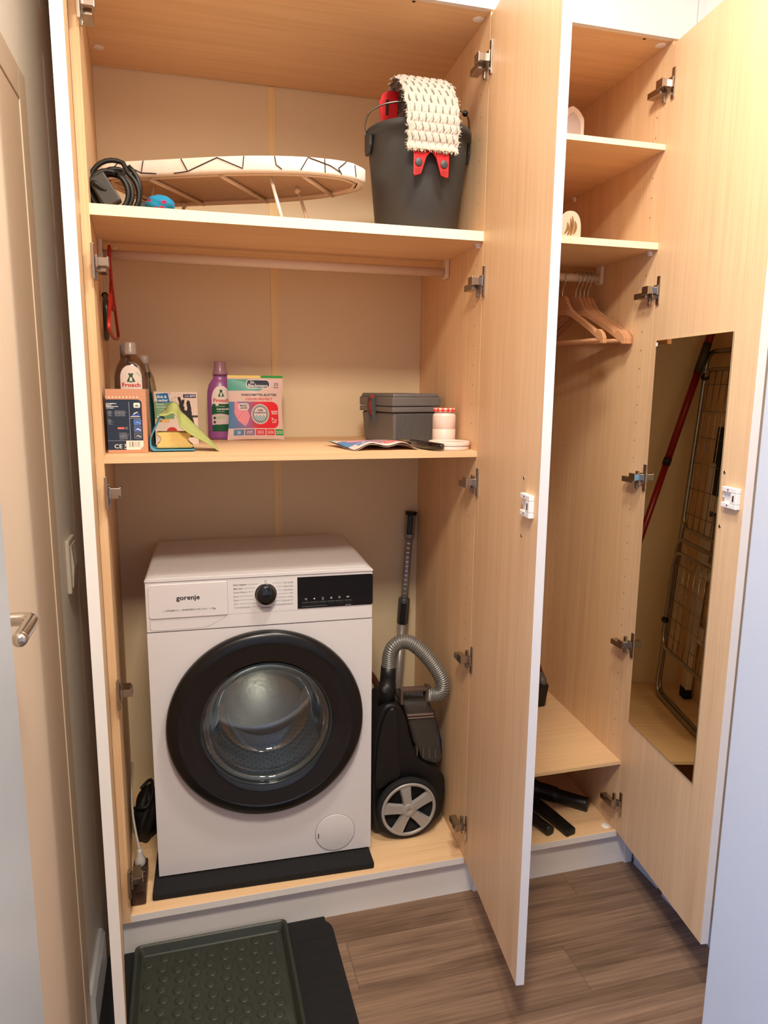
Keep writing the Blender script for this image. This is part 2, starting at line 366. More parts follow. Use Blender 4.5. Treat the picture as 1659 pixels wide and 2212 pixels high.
def door(parent, x0, y0, ang, w, s, latch, mirror=False, ox=0):
    # x0,y0: inner hinge corner; direction of leaf from hinge (cos ang, sin ang); thickness to the outside
    z0, z1 = ZB-.001, ZT-.0105; d = Vector((cos(ang), sin(ang), 0)); nrm = Vector((-d.y, d.x, 0)) * s     # towards outside
    Rm = Matrix.Identity(4); Rm[0][0], Rm[1][0] = d.x, d.y; Rm[0][1], Rm[1][1] = nrm.x, nrm.y
    t = .0195
    mb = MB().box(0, 0, z0, w-.0012, t-.0012, z1); o = build('door', mb, beech_z, parent)
    o.matrix_local = Matrix.Translation((x0+ox, y0, 0)) @ Rm
    skin = MB().box(w-.0012, -.0004, z0, w, t, z1).box(-.0002, t-.0012, z0, w-.0012, t, z1)
    build('white_face', skin, white_lac, o, label='white laminate outer face and edge')
    if latch is None: return o
    lo, lz = latch
    lp = MB().box(lo-.028, -.012, lz-.024, lo+.028, 0, lz-.0125).box(lo-.028, -.012, lz+.0125, lo+.028, 0, lz+.024).box(lo+.006, -.012, lz-.0125, lo+.028, 0, lz+.0125).box(lo-.028, -.004, lz-.0125, lo+.006, 0, lz+.0125)
    lp.cyl((lo-.031, -.004, lz), (lo-.031, 0, lz), .005, 12)
    build('latch', lp, white_p, o, bevel=.0015, label='white plastic child lock')
    sc = MB().box(lo+.014, -.0125, lz-.007, lo+.019, -.012, lz+.007)
    for q in (-1, 1): sc.cyl((lo-.004, -.0124, lz+q*.018), (lo-.004, -.012, lz+q*.018), .0022, 8)
    build('latch_slot', sc, dark_hole, o)
    for q in (.054, -.074): build('screw_head', MB().cyl((lo-.04, -.0012, lz+q), (lo-.04, .0, lz+q), .004, 10), chrome, o)
    if mirror:
        mx0, mx1 = .0306, .3735; mz0, mz1 = .515, 1.631
        build('mirror', MB().box(mx0, -.0035, mz0, mx1, -.0002, mz1), mat('mirror_silver', (196, 188, 160), .012, 1), o, label='tall frameless mirror', bevel=.0008, seg=1)
        cb = MB().box(mx0-.001, -.0052, mz1-.016, mx0+.006, 0, mz1-.006)
        build('mirror_clip', cb, white_p, o)
    return o
def tapered(xb, xf, t, z0, z1, y0=0.0, y1=None):   # side board whose inner face runs from xf (front) to xb (back)
    y1 = D if y1 is None else y1
    return MB().prism([(xf, y0), (xf+t, y0), (xb+t, y1), (xb, y1)], lambda u,v,w: (u, v, w), z0, z1)
T = .019
# --- left, double-door wardrobe
wa = thing('wardrobe', 'large double-door beech wardrobe holding the washing machine', 'wardrobe')
build('side_panel', tapered(0, O, -T-.0005, ZB-.019, ZT+.018), beech_z, wa); build('side_panel', tapered(WA, WA-O, T, ZB-.019, ZT+.018), beech_z, wa)
def shelf_poly(x0b, x0f, x1b, x1f, y0, y1):
    a = (y0)/D
    return [(x0f+(x0b-x0f)*a+.0006, y0), (x1f+(x1b-x1f)*a-.0006, y0), (x1b-.0006, y1), (x0b+.0006, y1)]
def shelf(parent, name, xs, z, t, m, edge, y0=.0, y1=D-.004):
    pl = shelf_poly(*xs, y0+.0012, y1); o = build(name, MB().prism(pl, lambda u,v,w: (u,v,w), z-t, z), m, parent)
    e = shelf_poly(*xs, y0, y0+.0012); build('edge_band', MB().prism(e, lambda u,v,w: (u,v,w), z-t, z+.0001), edge, o)
    return o
XA = (0, O, WA, WA-O); XBt = (XB0, XB0, XB1, XB1-O)
edge_w = mat('pale_edge_band', (232, 208, 164), .45)
shelf(wa, 'top_panel', XA, ZT+.018, .018, beech_x, beech_x, .008); shelf(wa, 'bottom_panel', XA, ZB, .019, beech_x, white_lac)
shelf(wa, 'shelf', XA, ZS, .0235, beech_x, cream_edge); shelf(wa, 'shelf', XA, ZM, .0155, beech_x, beech_x)
XJ = .5075
build('back_panel', MB().box(.0005, D, ZB-.018, XJ-.0085, D+.004, ZT+.016), back_m, wa); build('back_panel', MB().box(XJ+.0085, D, ZB-.018, WA-.0005, D+.004, ZT+.016), back_m, wa)
build('joint_strip', MB().box(XJ-.0125, D-.002, ZB+.001, XJ+.0125, D+.005, ZT-.001).box(XJ-.0115, D-.0035, ZB+.001, XJ-.006, D-.002, ZT-.001).box(XJ+.006, D-.0035, ZB+.001, XJ+.0115, D-.002, ZT-.001), wood('pine_strip', 'z', (232, 204, 148), (242, 216, 164)), wa, label='pale wooden strip joining the two back boards')
build('plinth', MB().box(.012, .02, 0, 1.004, .036, ZB-.0195), white_lac, wa); build('plinth', MB().box(-.018, .012, 0, .0115, .590, ZB-.0195), white_lac, wa)
build('plinth', MB().box(1.0045, .012, 0, 1.030, .590, ZB-.0195), white_lac, wa)
zs_holes = [ZB+.25+.0512*k for k in range(40)]
build('pin_holes', pin_holes([WA-O*(1-y/D)-.0002 for y in (.05, .52)], (.05, .52), [z for z in zs_holes if abs(z-ZM) > .03 and abs(z-ZS) > .03 and z < 2.3], -1), mat('pin_hole_brown', (112, 74, 46), .9), wa, kind='stuff')
def caps(parent, pts, up):
    for x, y in pts:
        z = ZT if not up else ZB; s = -1 if not up else 1
        build('cover_cap', MB().lathe([(.014, 0), (.014, s*.0012), (.012, s*.0022), (.0005, s*.0024)], (x, y, z), 'z', 20), white_p, parent)
caps(wa, [(.030, .475), (.953, .046)], False)
build('screw_hole', MB().lathe([(.0045, -.0004), (.0003, -.0005)], (.775, .0125, ZT), 'z', 10), dark_hole, wa)
for x, y in ((WA-O+.0015-.006, .03), (WA-.02, .5), (.052, .38)):
    for z, t in ((ZS, .0235),):
        build('shelf_support', MB().prism([(-.005,0),(.006,0),(.006,-.012),(0,-.012)], lambda u,v,w: (x+u, y+w, z-t-.0005+v), -.0045, .0045), white_p, wa)
def rail(parent, x0, x1, z, y):
    build('clothes_rail', MB().cyl((x0+.001, y, z), (x1-.001, y, z), .0125, 20), mat('ivory_rail', (226, 206, 186), .45), parent)
    for x, s in ((x0, 1), (x1, -1)):
        b = MB().prism([(-.015,-.018),(.015,-.018),(.018,-.008),(.018,.05),(-.018,.05),(-.018,-.008)], lambda u,v,w: (x+s*w, y+u, z+v), .0005, .013)
        build('rail_bracket', b, mat('ivory_rail', (226, 206, 186), .45), parent, bevel=.004)
rail(wa, .0175, WA-.0180, 1.831, .30)
dA = WA-O; aA = pi+1.4559
door(wa, dA, YH, pi+1.4559, .4596, +1, (.406, 1.2535))
aL = math.atan2(-.4558, .0470); door(wa, .0145, YH, aL, .4585, -1, None)
for z in HZ: build('hinge', hinge_mesh(dA, z, 1), hinge_m, wa, bevel=.0012); build('hinge', hinge_mesh(O, z, -1), hinge_m, wa, bevel=.0012)
# --- right, single-door wardrobe
wb = thing('wardrobe', 'narrow single-door beech wardrobe with mirror door and wooden hangers', 'wardrobe', (XB0, 0, 0))
OB = -XB0
def bpart(o): o.location.x += OB; return o
def B(name, mb, m, **kw): return bpart(build(name, mb, m, wb, **kw))
B('side_panel', MB().box(XB0-T, 0, 0, XB0, D, ZT+.018), beech_z); B('side_panel', tapered(XB1, XB1-O, T, ZB-.019, ZT+.018), beech_z)
for nm, z, t, ed, y0 in (('top_panel', ZT+.018, .018, beech_x, .008), ('bottom_panel', ZB, .019, white_lac, 0), ('shelf', ZU1, .014, cream_edge, 0), ('shelf', ZU2, .0175, cream_edge, 0), ('shelf', ZL, .0105, mat('low_edge_band', (222, 190, 148), .5), 0)):
    bpart(shelf(wb, nm, XBt, z, t, beech_x, ed, y0))
B('back_panel', MB().box(XB0+.0005, D, ZB-.018, XB1-.0005, D+.004, ZT+.016), back_m)
B('plinth', MB().box(1.033, .02, 0, 1.5262, .036, ZB-.0195), white_lac); B('plinth', MB().box(1.5267, .012, 0, 1.5525, .590, ZB-.0195), white_lac)
B('filler_strip', MB().box(XB1+.0202, .0005, ZB-.018, XR-.0005, .02, ZT), white_lac)
B('pin_holes', pin_holes([XB1-O*(1-y/D)-.0002 for y in (.05, .52)], (.05, .52), [z for z in zs_holes if z < 2.3 and min(abs(z-k) for k in (ZU1, ZU2, ZL)) > .03], -1), mat('pin_hole_brown', (112, 74, 46), .9), kind='stuff')
for x, y, up in ((1.4655, .0344, False), (1.485, .5, False), (1.462, .031, True)):
    z = ZT if not up else ZB; s = -1 if not up else 1
    B('cover_cap', MB().lathe([(.014, 0), (.014, s*.0012), (.012, s*.0022), (.0005, s*.0024)], (x, y, z), 'z', 20), white_p)
B('screw_hole', MB().lathe([(.0045, -.0004), (.0003, -.0005)], (1.4028, .016, ZT), 'z', 10), dark_hole)
for x, y, z in ((1.4735, .03, ZU2-.0175), (1.497, .5, ZU1-.014)):
    B('shelf_support', MB().prism([(-.005,0),(.006,0),(.006,-.012),(0,-.012)], lambda u,v,w: (x+u, y+w, z-.0005+v), -.0045, .0045), white_p)
b0 = len(COL.objects); rail(wb, XB0, XB1-.0180, 1.838, .30)
for o in list(wb.children):
    if o.name.startswith(('clothes_rail', 'rail_bracket')): bpart(o)
dB = door(wb, XB1-O, YH, pi+1.43981, .4647, +1, (.424, 1.2560), True, OB)
for z in [2.283, 1.764, 1.2505, .749, .2325]: B('hinge', hinge_mesh(XB1-O, z, 1), hinge_m, bevel=.0012)
# ------------------------------------------------------------------ washing machine
wm = thing('washing_machine', 'white front-loading washing machine with a black porthole door', 'washing machine', (.10323, .10509, .15449), -.0325)
CX, CZ = .3035, .4300; WD = .455
def front_plate(x0, z0, x1, z1, r, y, n=72):
    mb = MB(); outer = []; inner = []
    for k in range(n):
        a = 2*pi*k/n; c, s_ = cos(a), sin(a); ts = []
        if c > 1e-9: ts.append((x1-CX)/c)
        if c < -1e-9: ts.append((x0-CX)/c)
        if s_ > 1e-9: ts.append((z1-CZ)/s_)
        if s_ < -1e-9: ts.append((z0-CZ)/s_)
        t = min(ts); outer.append((CX+c*t, y, CZ+s_*t)); inner.append((CX+r*c, y, CZ+r*s_))
    for cxx, czz in ((x0,z0),(x1,z0),(x1,z1),(x0,z1)):        # snap the nearest ray to each corner
        k = min(range(n), key=lambda i: (outer[i][0]-cxx)**2+(outer[i][2]-czz)**2); outer[k] = (cxx, y, czz)
    mb.add(outer+inner, [(k, (k+1)%n, n+(k+1)%n, n+k) for k in range(n)])
    mb.add(inner+[(p[0], y+.03, p[2]) for p in inner], [(k, (k+1)%n, n+(k+1)%n, n+k) for k in range(n)], True)
    return mb
cab = front_plate(0, 0, .60, .7065, .215, 0)
cab.add([(0,0,0),(.6,0,0),(.6,WD,0),(0,WD,0),(0,0,.7065),(.6,0,.7065),(.6,WD,.842),(0,WD,.842),(0,0,.842),(.6,0,.842)],
        [(0,3,2,1),(0,8,7,3),(1,2,6,9),(3,7,6,2)])
build('cabinet', cab, wm_white, wm)
build('control_panel', MB().prism([(.0,-.0015),(.6,-.0015),(.6,.03),(0,.03)], lambda u,v,w: (u,v,w), .7078, .8425), wm_white, wm, bevel=.002)
build('lid', MB().prism([(-.002,.8435),(.0,.8435)]+[(.012*1-.012*cos(a)-.002, .8435+.0095*sin(a)) for a in (0.4,.8,1.2,pi/2)]+[(.59,.853),(.602-.0015,.848),(.602,.8435)], lambda u,v,w: (u, w, v), -.004, WD+.004), wm_white, wm, bevel=.003)
build('lid_panel', MB().box(.018, .02, .8532, .582, WD-.012, .8540), wm_white, wm, bevel=.0006, seg=1)
dw = MB().prism([(.0075,.7495),(.0125,.7448)]+[(.2065,.7448),(.2065,.8360),(.0135,.8360),(.0075,.8300)], lambda u,v,w: (u,w,v), -.0045, .0)
dr = build('detergent_drawer', dw, wm_white, wm, bevel=.0012)
PF = lambda yy: (lambda u,v: (u, yy, v))
t = MB(); put_text(t, 'gorenje', PF(-.0049), .0765, .7925, .0125, True, w=.0595); build('lettering', t, ink, dr)
t = MB(); put_text(t, 'STEAM', PF(-.0049), .0495, .7632, .0043, True, w=.0212); put_text(t, 'TECH  - ', PF(-.0049), .0712, .7632, .0043, False, w=.0165)
put_text(t, 'INVERTER', PF(-.0049), .0900, .7632, .0043, True, w=.0285); put_text(t, 'POWER DRIVE  -', PF(-.0049), .1190, .7632, .0043, False, w=.0395); put_text(t, '1-7kg', PF(-.0049), .1610, .7632, .0043, True, w=.0145)
t.box(.0425,-.0049,.7630,.0462,-.0048,.7634).box(.0425,-.0049,.7663,.0450,-.0048,.7667).box(.0458,-.0049,.7630,.0462,-.0048,.7660).box(.0425,-.0049,.7630,.0429,-.0048,.7655)
build('lettering', t, grey_ink, dr)
def grip(u, v):        # scooped recess under the drawer
    xl, xr = .012, .207; x = xl+(xr-xl)*u; bot = .7150+.0295*max(0, (u-.62)/.38)**1.25; top = .7446
    z = bot+(top-bot)*v; e = min(1, 4*u, 4*(1-u)); d = .016*math.sqrt(max(0, e))*sin(pi*min(1, v*1.05))**.7 if v > 0 else 0
    return (x, -.0018+d*(.35+.65*v) if v < 1 else .010*e, z)
build('drawer_grip', MB().grid(grip, 30, 12), wm_white, wm)
gl = MB(); pts = [(.0085,.7448),(.0085,.7155),(.02,.7125),(.125,.7128),(.155,.7150),(.195,.7355),(.2070,.7448)]
for a, b in zip(pts, pts[1:]): gl.tube([(a[0], -.0016, a[1]), (b[0], -.0016, b[1])], .0004, 5)
gl.box(.2072, -.00165, .7448, .2079, -.0015, .8375).box(.2079, -.00165, .7446, .600, -.0015, .7452)
build('panel_seam', gl, mat('seam_grey', (150, 142, 140), .6), wm)
kn = MB().lathe([(.0285,0),(.0285,-.004),(.0262,-.006),(.0255,-.022),(.0235,-.0245),(.001,-.0245)], (.3072,-.0016,.7958), 'y', 40)
kb = build('program_dial', kn, black_g, wm)
build('dial_ring', MB().lathe([(.0292,-.0002),(.0292,-.0035),(.0284,-.0045),(.0284,-.0002)], (.3072,-.0016,.7958), 'y', 40), chrome, kb)
build('dial_mark', MB().box(.3065, -.0263, .806, .3079, -.0260, .818), mat('dial_mark_grey', (70, 76, 86), .4), kb)
pt = MB(); Pp = PF(-.0019)
LEFT = [('Extra Hygiene', .8243, 1), ('Baby Care', .8138, 1), ('Dunkle W\u00e4sche', .8036, 0), ('Sport', .7925, 0), ('Daune', .7822, 0), ('20\u00b0C', .7716, 0), ('Trommelreinigung', .7618, 0)]
RIGHT = [('Eco 40-60', .8238, 0), ('Baumwolle', .8138, 0), ('Synthetik', .8038, 0), ('Mix', .7940, 0), ('Wolle', .7842, 0), ("Schnell 15'", .7742, 0), ('Sp\u00fclen&Schleudern', .7642, 0)]
for s_, z, b in LEFT: put_text(pt, s_, Pp, .2228, z-.0022, .0042, bool(b), w=.00265*len(s_))
for s_, z, b in RIGHT: put_text(pt, s_, Pp, .3805, z-.0022, .0042, False, 'r', w=.00265*len(s_))
put_text(pt, 'Schleudern', Pp, .3072, .7555, .0042, True, 'c', w=.0255)
for s_, z, b in LEFT:
    x0 = .2228+.00265*len(s_)+.003; r_ = .0335; x1 = .3072-math.sqrt(max(r_**2-(min(abs(z-.7958), .030))**2, 1e-6))
    if x1 > x0: pt.box(x0, -.0019, z-.00025, x1, -.0018, z+.00025)
for s_, z, b in RIGHT:
    x1 = .3805-.00265*len(s_)-.003; r_ = .0335; x0 = .3072+math.sqrt(max(r_**2-(min(abs(z-.7958), .030))**2, 1e-6))
    if x1 > x0: pt.box(x0, -.0019, z-.00025, x1, -.0018, z+.00025)
pt.tube([(.3072+.0033*cos(a), -.0018, .8295+.0033*sin(a)) for a in np.linspace(pi*.62, pi*2.38, 18)], .0004, 4); pt.box(.3069, -.0019, .8295, .3075, -.0018, .8335)
build('program_print', pt, grey_ink, wm)
dp = MB().prism([(.3935,.7486),(.5985,.7486)]+[(.5975+.0,.7490)]*0+[(.6022-.006+.006*sin(a), .7546-.006*cos(a)) for a in (.4,.8,1.2,pi/2)]+[(.6022-.006+.006*cos(a), .8300+.006*sin(a)) for a in (.0,.4,.8,1.2)]+[(.5935,.8362),(.3935,.8362)], lambda u,v,w: (u-.0015,w,v), -.0032, -.0008)
ds = build('display_panel', dp, black_g, wm)
for k in range(6):
    build('button', MB().box(.4035+.0232*k, -.0042, .7548, .4253+.0232*k, -.0030, .7656), black_p, ds, bevel=.0006, seg=1)
ic = MB(); q = PF(-.0035); x = lambda k: .4144+.0232*k
put_text(ic, '\u00b0C', q, x(0), .7720, .0045, True, 'c')
ic.lathe([(.0022, 0), (.0001, -.0001)], (x(1), -.0034, .7745), 'y', 14)
ic.tube([(x(2), -.0034, .7715), (x(2)-.0028, -.0034, .7748), (x(2)-.0016, -.0034, .7772), (x(2), -.0034, .7758), (x(2)+.0016, -.0034, .7772), (x(2)+.0028, -.0034, .7748)], .0004, 4, closed=True); ic.box(x(2)-.0025, -.0035, .7697, x(2)+.0025, -.0034, .7705)
for j in range(3):
    ic.box(x(3)-.0024, -.0035, .7718+.0018*j, x(3)-.0016, -.0034, .7728+.0018*j); ic.box(x(3)-.001, -.0035, .7718+.0018*j, x(3)+.0024, -.0034, .7728+.0018*j)
ic.tube([(x(4)+.0025*cos(a), -.0034, .7745+.0025*sin(a)) for a in np.linspace(.6, .6+2*pi*.88, 16)], .0004, 4); ic.box(x(4)-.0003, -.0035, .7742, x(4)+.0016, -.0034, .7748)
for j in (-1, 1): ic.add([(x(5)+j*.0034, -.0035, .7745+.0022), (x(5)+j*.0034, -.0035, .7745-.0022), (x(5)+j*.0007, -.0035, .7745)], [(0,1,2)])
ic.box(x(5)-.0003, -.0035, .7715, x(5)+.0003, -.0034, .7775)
put_text(ic, 'add clothes', q, x(5)+.001, .7506, .0026, False, 'c', w=.016); ic.box(.4035, -.0035, .7533, .4720, -.0034, .7536)
build('display_icons', ic, mat('icon_white', (205, 205, 205), .5), ds)
# porthole: black ring, glass bowl, grey bellows, steel drum
ring = MB().lathe([(.258,.001),(.2665,-.004),(.2680,-.014),(.2655,-.024),(.2580,-.031),(.2420,-.034),(.2360,-.0342)], (CX,0,CZ), 'y', 96)
pr = build('porthole_door', ring, mat('black_satin', (15, 15, 17), .28), wm)
build('tinted_ring', MB().lathe([(.2360,-.0342),(.2345,-.0335),(.2200,-.0320),(.2000,-.0290),(.1860,-.0262),(.1790,-.0235)], (CX,0,CZ), 'y', 96), black_g, pr, label='glossy tinted glass ring')
build('inner_trim', MB().lathe([(.1790,-.0235),(.1760,-.0240),(.1735,-.0215),(.1730,-.010)], (CX,0,CZ), 'y', 96), mat('smoke_trim', (40, 46, 50), .12), pr)
gp = [(.1728,-.016),(.1690,-.010),(.1620,.004),(.1600,.010),(.1550,.020),(.1500,.050),(.1420,.078),(.1250,.096),(.0900,.104),(.0450,.1065),(.0008,.107)]
go = [(r+.004 if r > .13 else r, h+.0045 if h > .05 else h+.002) for r, h in gp][::-1]
build('glass_bowl', MB().lathe(gp, (CX,0,CZ), 'y', 72), thin_glass('door_glass', (226, 236, 238)), pr)
build('glass_lip', MB().lathe([(.1728,-.016),(.1640,-.0205),(.1560,-.0150),(.1530,.004),(.1500,.016)], (CX,0,CZ), 'y', 72), thin_glass('lip_glass', (196, 204, 204), .05, .10, .6), pr, label='thick rounded glass lip')
build('notch', MB().obox((CX+.1915*1.02, -.0312, CZ+.158), (cos(-.72),0,sin(-.72)), (0,1,0), (sin(.72),0,cos(.72)), .019, .0012, .0045), black_p, pr, bevel=.001, label='finger notch in the ring')
build('bellows', MB().lathe([(.214,.004),(.205,.012),(.200,.028),(.192,.024),(.186,.036),(.190,.052),(.200,.062)], (CX,0,CZ), 'y', 72), mat('grey_bellows', (122, 124, 126), .5), wm)
dm = MB().lathe([(.200,.062),(.222,.070),(.228,.085),(.228,.385),(.222,.395),(.205,.402),(.12,.398),(.001,.396)], (CX,0,CZ), 'y', 72)
dru = build('drum', dm, mat('drum_steel', (214, 210, 204), .34, 1, bump=(46, .5, .1)), wm)
for k in range(3):
    a = 1.67+2*pi*k/3; c0 = Vector((CX+.228*cos(a), .1, CZ+.228*sin(a)))
    def pad(u, v, a=a):
        w_ = (u-.5)*.42*(1-.25*v); h = .062*cos((u-.5)*pi)**1.2*sin(pi*(.04+.92*v))**.45; aa = a+w_+.35*(v-.5); r_ = .229-h
        return (CX+r_*cos(aa), .085+.29*v, CZ+r_*sin(aa))
    build('paddle', MB().grid(pad, 14, 12), mat('paddle_steel', (226, 222, 216), .22, 1), dru)
hm = MB()
for j in range(18):
    for k in range(60):
        a = 2*pi*(k+.5*(j % 2))/60; y = .10+.0155*j; n = 6; r_ = .2276
        hm.add([(CX+r_*cos(a+.0105*cos(2*pi*i/n)), y+.0024*sin(2*pi*i/n), CZ+r_*sin(a+.0105*cos(2*pi*i/n))) for i in range(n)], [tuple(range(n))])
build('drum_holes', hm, dark_hole, dru, kind='stuff')
fc = MB().lathe([(.0575,-.0005),(.0570,-.0018),(.0555,-.0022),(.001,-.0022)], (.4935,0,.0625), 'y', 56)
fcv = build('filter_cover', fc, wm_white, wm)
build('cover_groove', MB().lathe([(.0588,-.0003),(.0580,-.0010),(.0572,-.0006)], (.4935,0,.0625), 'y', 56), mat('seam_grey', (150, 142, 140), .6), fcv)
build('cover_slot', MB().box(.4432, -.0026, .0505, .4458, -.0022, .0655), dark_hole, fcv)
for fx, fy in ((.05,.04),(.55,.04),(.05,WD-.04),(.55,WD-.04)): build('foot', MB().cyl((fx, fy, -.0048), (fx, fy, 0), .02, 20), black_p, wm)
# rubber mat below
mt = MB().grid(lambda u, v: (.0875+.612*u+.004*sin(40*v)*0, .030+.545*v-.019*u, 0), 1, 1); mb = MB().prism([(.0872,.0405),(.30,.0335),(.55,.0245),(.6975,.0195),(.7105,.52),(.104,.555)], lambda u,v,w: (u,v,w), ZB+.0005, .1494)
build('rubber_mat', mb, mat('speckled_rubber', (24, 24, 26), .85, bump=(900, .7, .6)), label='black rubber anti-vibration mat under the washing machine', cat='mat', bevel=.004)

# ------------------------------------------------------------------ vacuum cleaner
vc = thing('vacuum_cleaner', 'black bagless vacuum cleaner standing on end with silver hose', 'vacuum cleaner', (.8325, .22, ZB))
V = lambda p: (p[0]-.8325, p[1]-.22, p[2]-ZB)
def vprism(poly, y0, y1): return MB().prism(poly, lambda u,v,w: V((u,w,v)), y0, y1)
bodyp = smooth_path([(.728,.17,0),(.7255,.30,0),(.727,.42,0),(.738,.505,0),(.759,.552,0),(.785,.562,0),(.815,.548,0),(.834,.50,0),(.852,.425,0),(.880,.365,0),(.945,.320,0),(.963,.280,0),(.960,.20,0),(.94,.155,0),(.89,.140,0),(.80,.138,0),(.752,.145,0)], 3, True)
build('body', vprism([(p.x, p.y) for p in bodyp], .158, .305), black_p, vc, bevel=.022, seg=4)
shp = smooth_path([(.735,.30,0),(.738,.42,0),(.752,.50,0),(.772,.545,0),(.792,.55,0),(.800,.50,0),(.806,.40,0),(.812,.33,0),(.78,.315,0)], 3, True)
build('side_shell', vprism([(p.x, p.y) for p in shp], .146, .19), mat('black_satin_shell', (22, 22, 23), .33), vc, bevel=.010, seg=3)
dc = [(.8235,.556),(.912,.547),(.930,.50),(.947,.43),(.957,.35),(.940,.333),(.893,.352),(.862,.418),(.840,.495)]
sm_m = mat('smoky_plastic', (92, 88, 84), .12, trans=.55, ior=1.3)
dco = build('dust_container', vprism(dc, .172, .292), sm_m, vc, bevel=.012, seg=3, label='smoky translucent dust container')
for z0, z1, x0, x1 in ((.512,.5165,.838,.921),(.503,.506,.840,.924)): build('container_rib', vprism([(x0,z0),(x1,z0-.004),(x1,z1-.004),(x0,z1)], .168, .20), mat('smoke_rib', (128, 106, 96), .3), dco)
for k in range(4): build('container_fin', vprism([(.870+.02*k,.372-.004*k),(.873+.02*k,.371-.004*k),(.872+.02*k,.405-.005*k),(.869+.02*k,.406-.005*k)], .168, .20), mat('smoke_fin', (96, 84, 74), .3), dco)
build('dust_fill', vprism([(.866,.43),(.945,.42),(.955,.352),(.940,.338),(.895,.356)], .19, .275), mat('grey_dust', (70, 66, 62), .9), dco)
build('blue_strip', vprism([(.9305,.505),(.9345,.504),(.9625,.40),(.9645,.355),(.9585,.36),(.955,.40)], .20, .26), mat('blue_plastic', (16, 30, 78), .3), vc, label='blue edge strip')
hb = vprism([(.822,.585),(.906,.580),(.908,.592),(.822,.597)], .178, .20).add([], []); hb.prism([(.897,.545),(.913,.543),(.918,.594),(.902,.598)], lambda u,v,w: V((u,w,v)), .176, .205); hb.prism([(.8185,.545),(.8275,.545),(.8275,.597),(.8185,.597)], lambda u,v,w: V((u,w,v)), .178, .20)
build('container_handle', hb, mat('smoke_handle', (104, 84, 74), .2, trans=.3), vc, bevel=.003)
def corrugated(path, r0, r1, pitch):
    P = [Vector(p) for p in path]; L_ = [0]
    for a, b in zip(P, P[1:]): L_.append(L_[-1]+(b-a).length)
    n = int(L_[-1]/pitch*6); out = []; rad = []
    for i in range(n+1):
        s_ = L_[-1]*i/n; k = min(max(np.searchsorted(L_, s_)-1, 0), len(P)-2); t_ = (s_-L_[k])/max(L_[k+1]-L_[k], 1e-9)
        out.append(P[k].lerp(P[k+1], min(max(t_, 0), 1))); ph = (s_/pitch) % 1; rad.append(r0+(r1-r0)*abs(cos(pi*ph))**.8)
    return MB().tube(out, rad, 20)
hp = smooth_path([V(p) for p in [(.7855,.20,.662),(.788,.198,.700),(.798,.194,.728),(.822,.190,.744),(.852,.184,.738),(.886,.174,.709),(.918,.162,.668),(.9395,.154,.628),(.9435,.152,.598),(.932,.156,.580),(.915,.165,.574)]], 10)
build('hose', corrugated(hp, .0188, .0226, .0062), hose_m, vc)
build('hose_sleeve', MB().tube(smooth_path([V(p) for p in [(.9435,.151,.604),(.934,.156,.581),(.912,.166,.573),(.903,.169,.573)]], 6), .0185, 20), grey_p, vc, label='smooth grey hose end')
build('inner_hose', corrugated([V((.829,.215,.5705)), V((.898,.205,.5675))], .0120, .0145, .0066), hose_m, vc)
build('hose_connector', MB().tube([V(p) for p in [(.7850,.20,.668),(.7840,.20,.640),(.7825,.20,.612),(.7822,.20,.611),(.7805,.20,.585),(.7803,.20,.584),(.779,.203,.545)]], [.0225,.0235,.0245,.0262,.0268,.0262,.028], 24), black_p, vc, label='black cuff joining hose and body')
build('connector_button', MB().ball(V((.7688,.1805,.599)), .012, sc=(.8,.7,1.1)), dk_grey, vc)
def wheel(y0, y1, s):
    c = V((.8325, 0, .2300)); R_, Rh = .0992, .0872
    w_ = build('wheel', MB().lathe([(.03,y1-.22),(R_-.006,y1-.22),(R_,(y0+y1)/2-.22),(R_-.003,y0-.22+s*.004),(R_-.009,y0-.22),(Rh-.003,y0-.22+s*.003),(Rh-.006,y0-.22+s*.014),(.001,y0-.22+s*.016)], (c[0],0,c[2]), 'y', 56), black_r, vc)
    hc = MB().lathe([(Rh,s*.004),(Rh-.001,-s*.001),(Rh-.009,-s*.002),(Rh-.010,s*.004)], (c[0],y0-.22,c[2]), 'y', 56)
    hc.lathe([(.024,s*.006),(.022,-s*.004),(.016,-s*.0055),(.006,-s*.006),(.005,-s*.0045),(.0005,-s*.0045)], (c[0],y0-.22,c[2]), 'y', 30)
    for k in range(5):
        a = math.radians(99+72*k); d, n_ = Vector((cos(a),0,sin(a))), Vector((-sin(a),0,cos(a)))
        vs = []
        for r_, hw, top in ((.012,.0150,-.0045),(.040,.0155,-.0032),(.066,.0185,-.0022),(Rh-.008,.0215,-.0012)):
            for q, dy in ((-1,.008),(-.80,top),(.80,top),(1,.008)): vs.append(Vector((c[0],y0-.22,c[2]))+d*r_+n_*(hw*q)+Vector((0,s*dy,0)))
        hc.add(vs, [(i*4+j, i*4+j+1, i*4+j+5, i*4+j+4) for i in range(3) for j in range(3)], False)
    build('hubcap', hc, mat('silver_plastic', (158, 154, 150), .35, .15), w_, label='five-spoke silver hubcap')
wheel(.122, .150, 1)
build('wheel', MB().lathe([(.02,.098),(.0935,.098),(.0992,.090),(.0992,.080),(.093,.076),(.02,.076)], V((.8325, .22, .230)), 'y', 48), black_r, vc)
build('foot_pad', MB().box(*V((.79,.17,ZB+.0006)), *V((.875,.29,.145))), black_p, vc, bevel=.003)
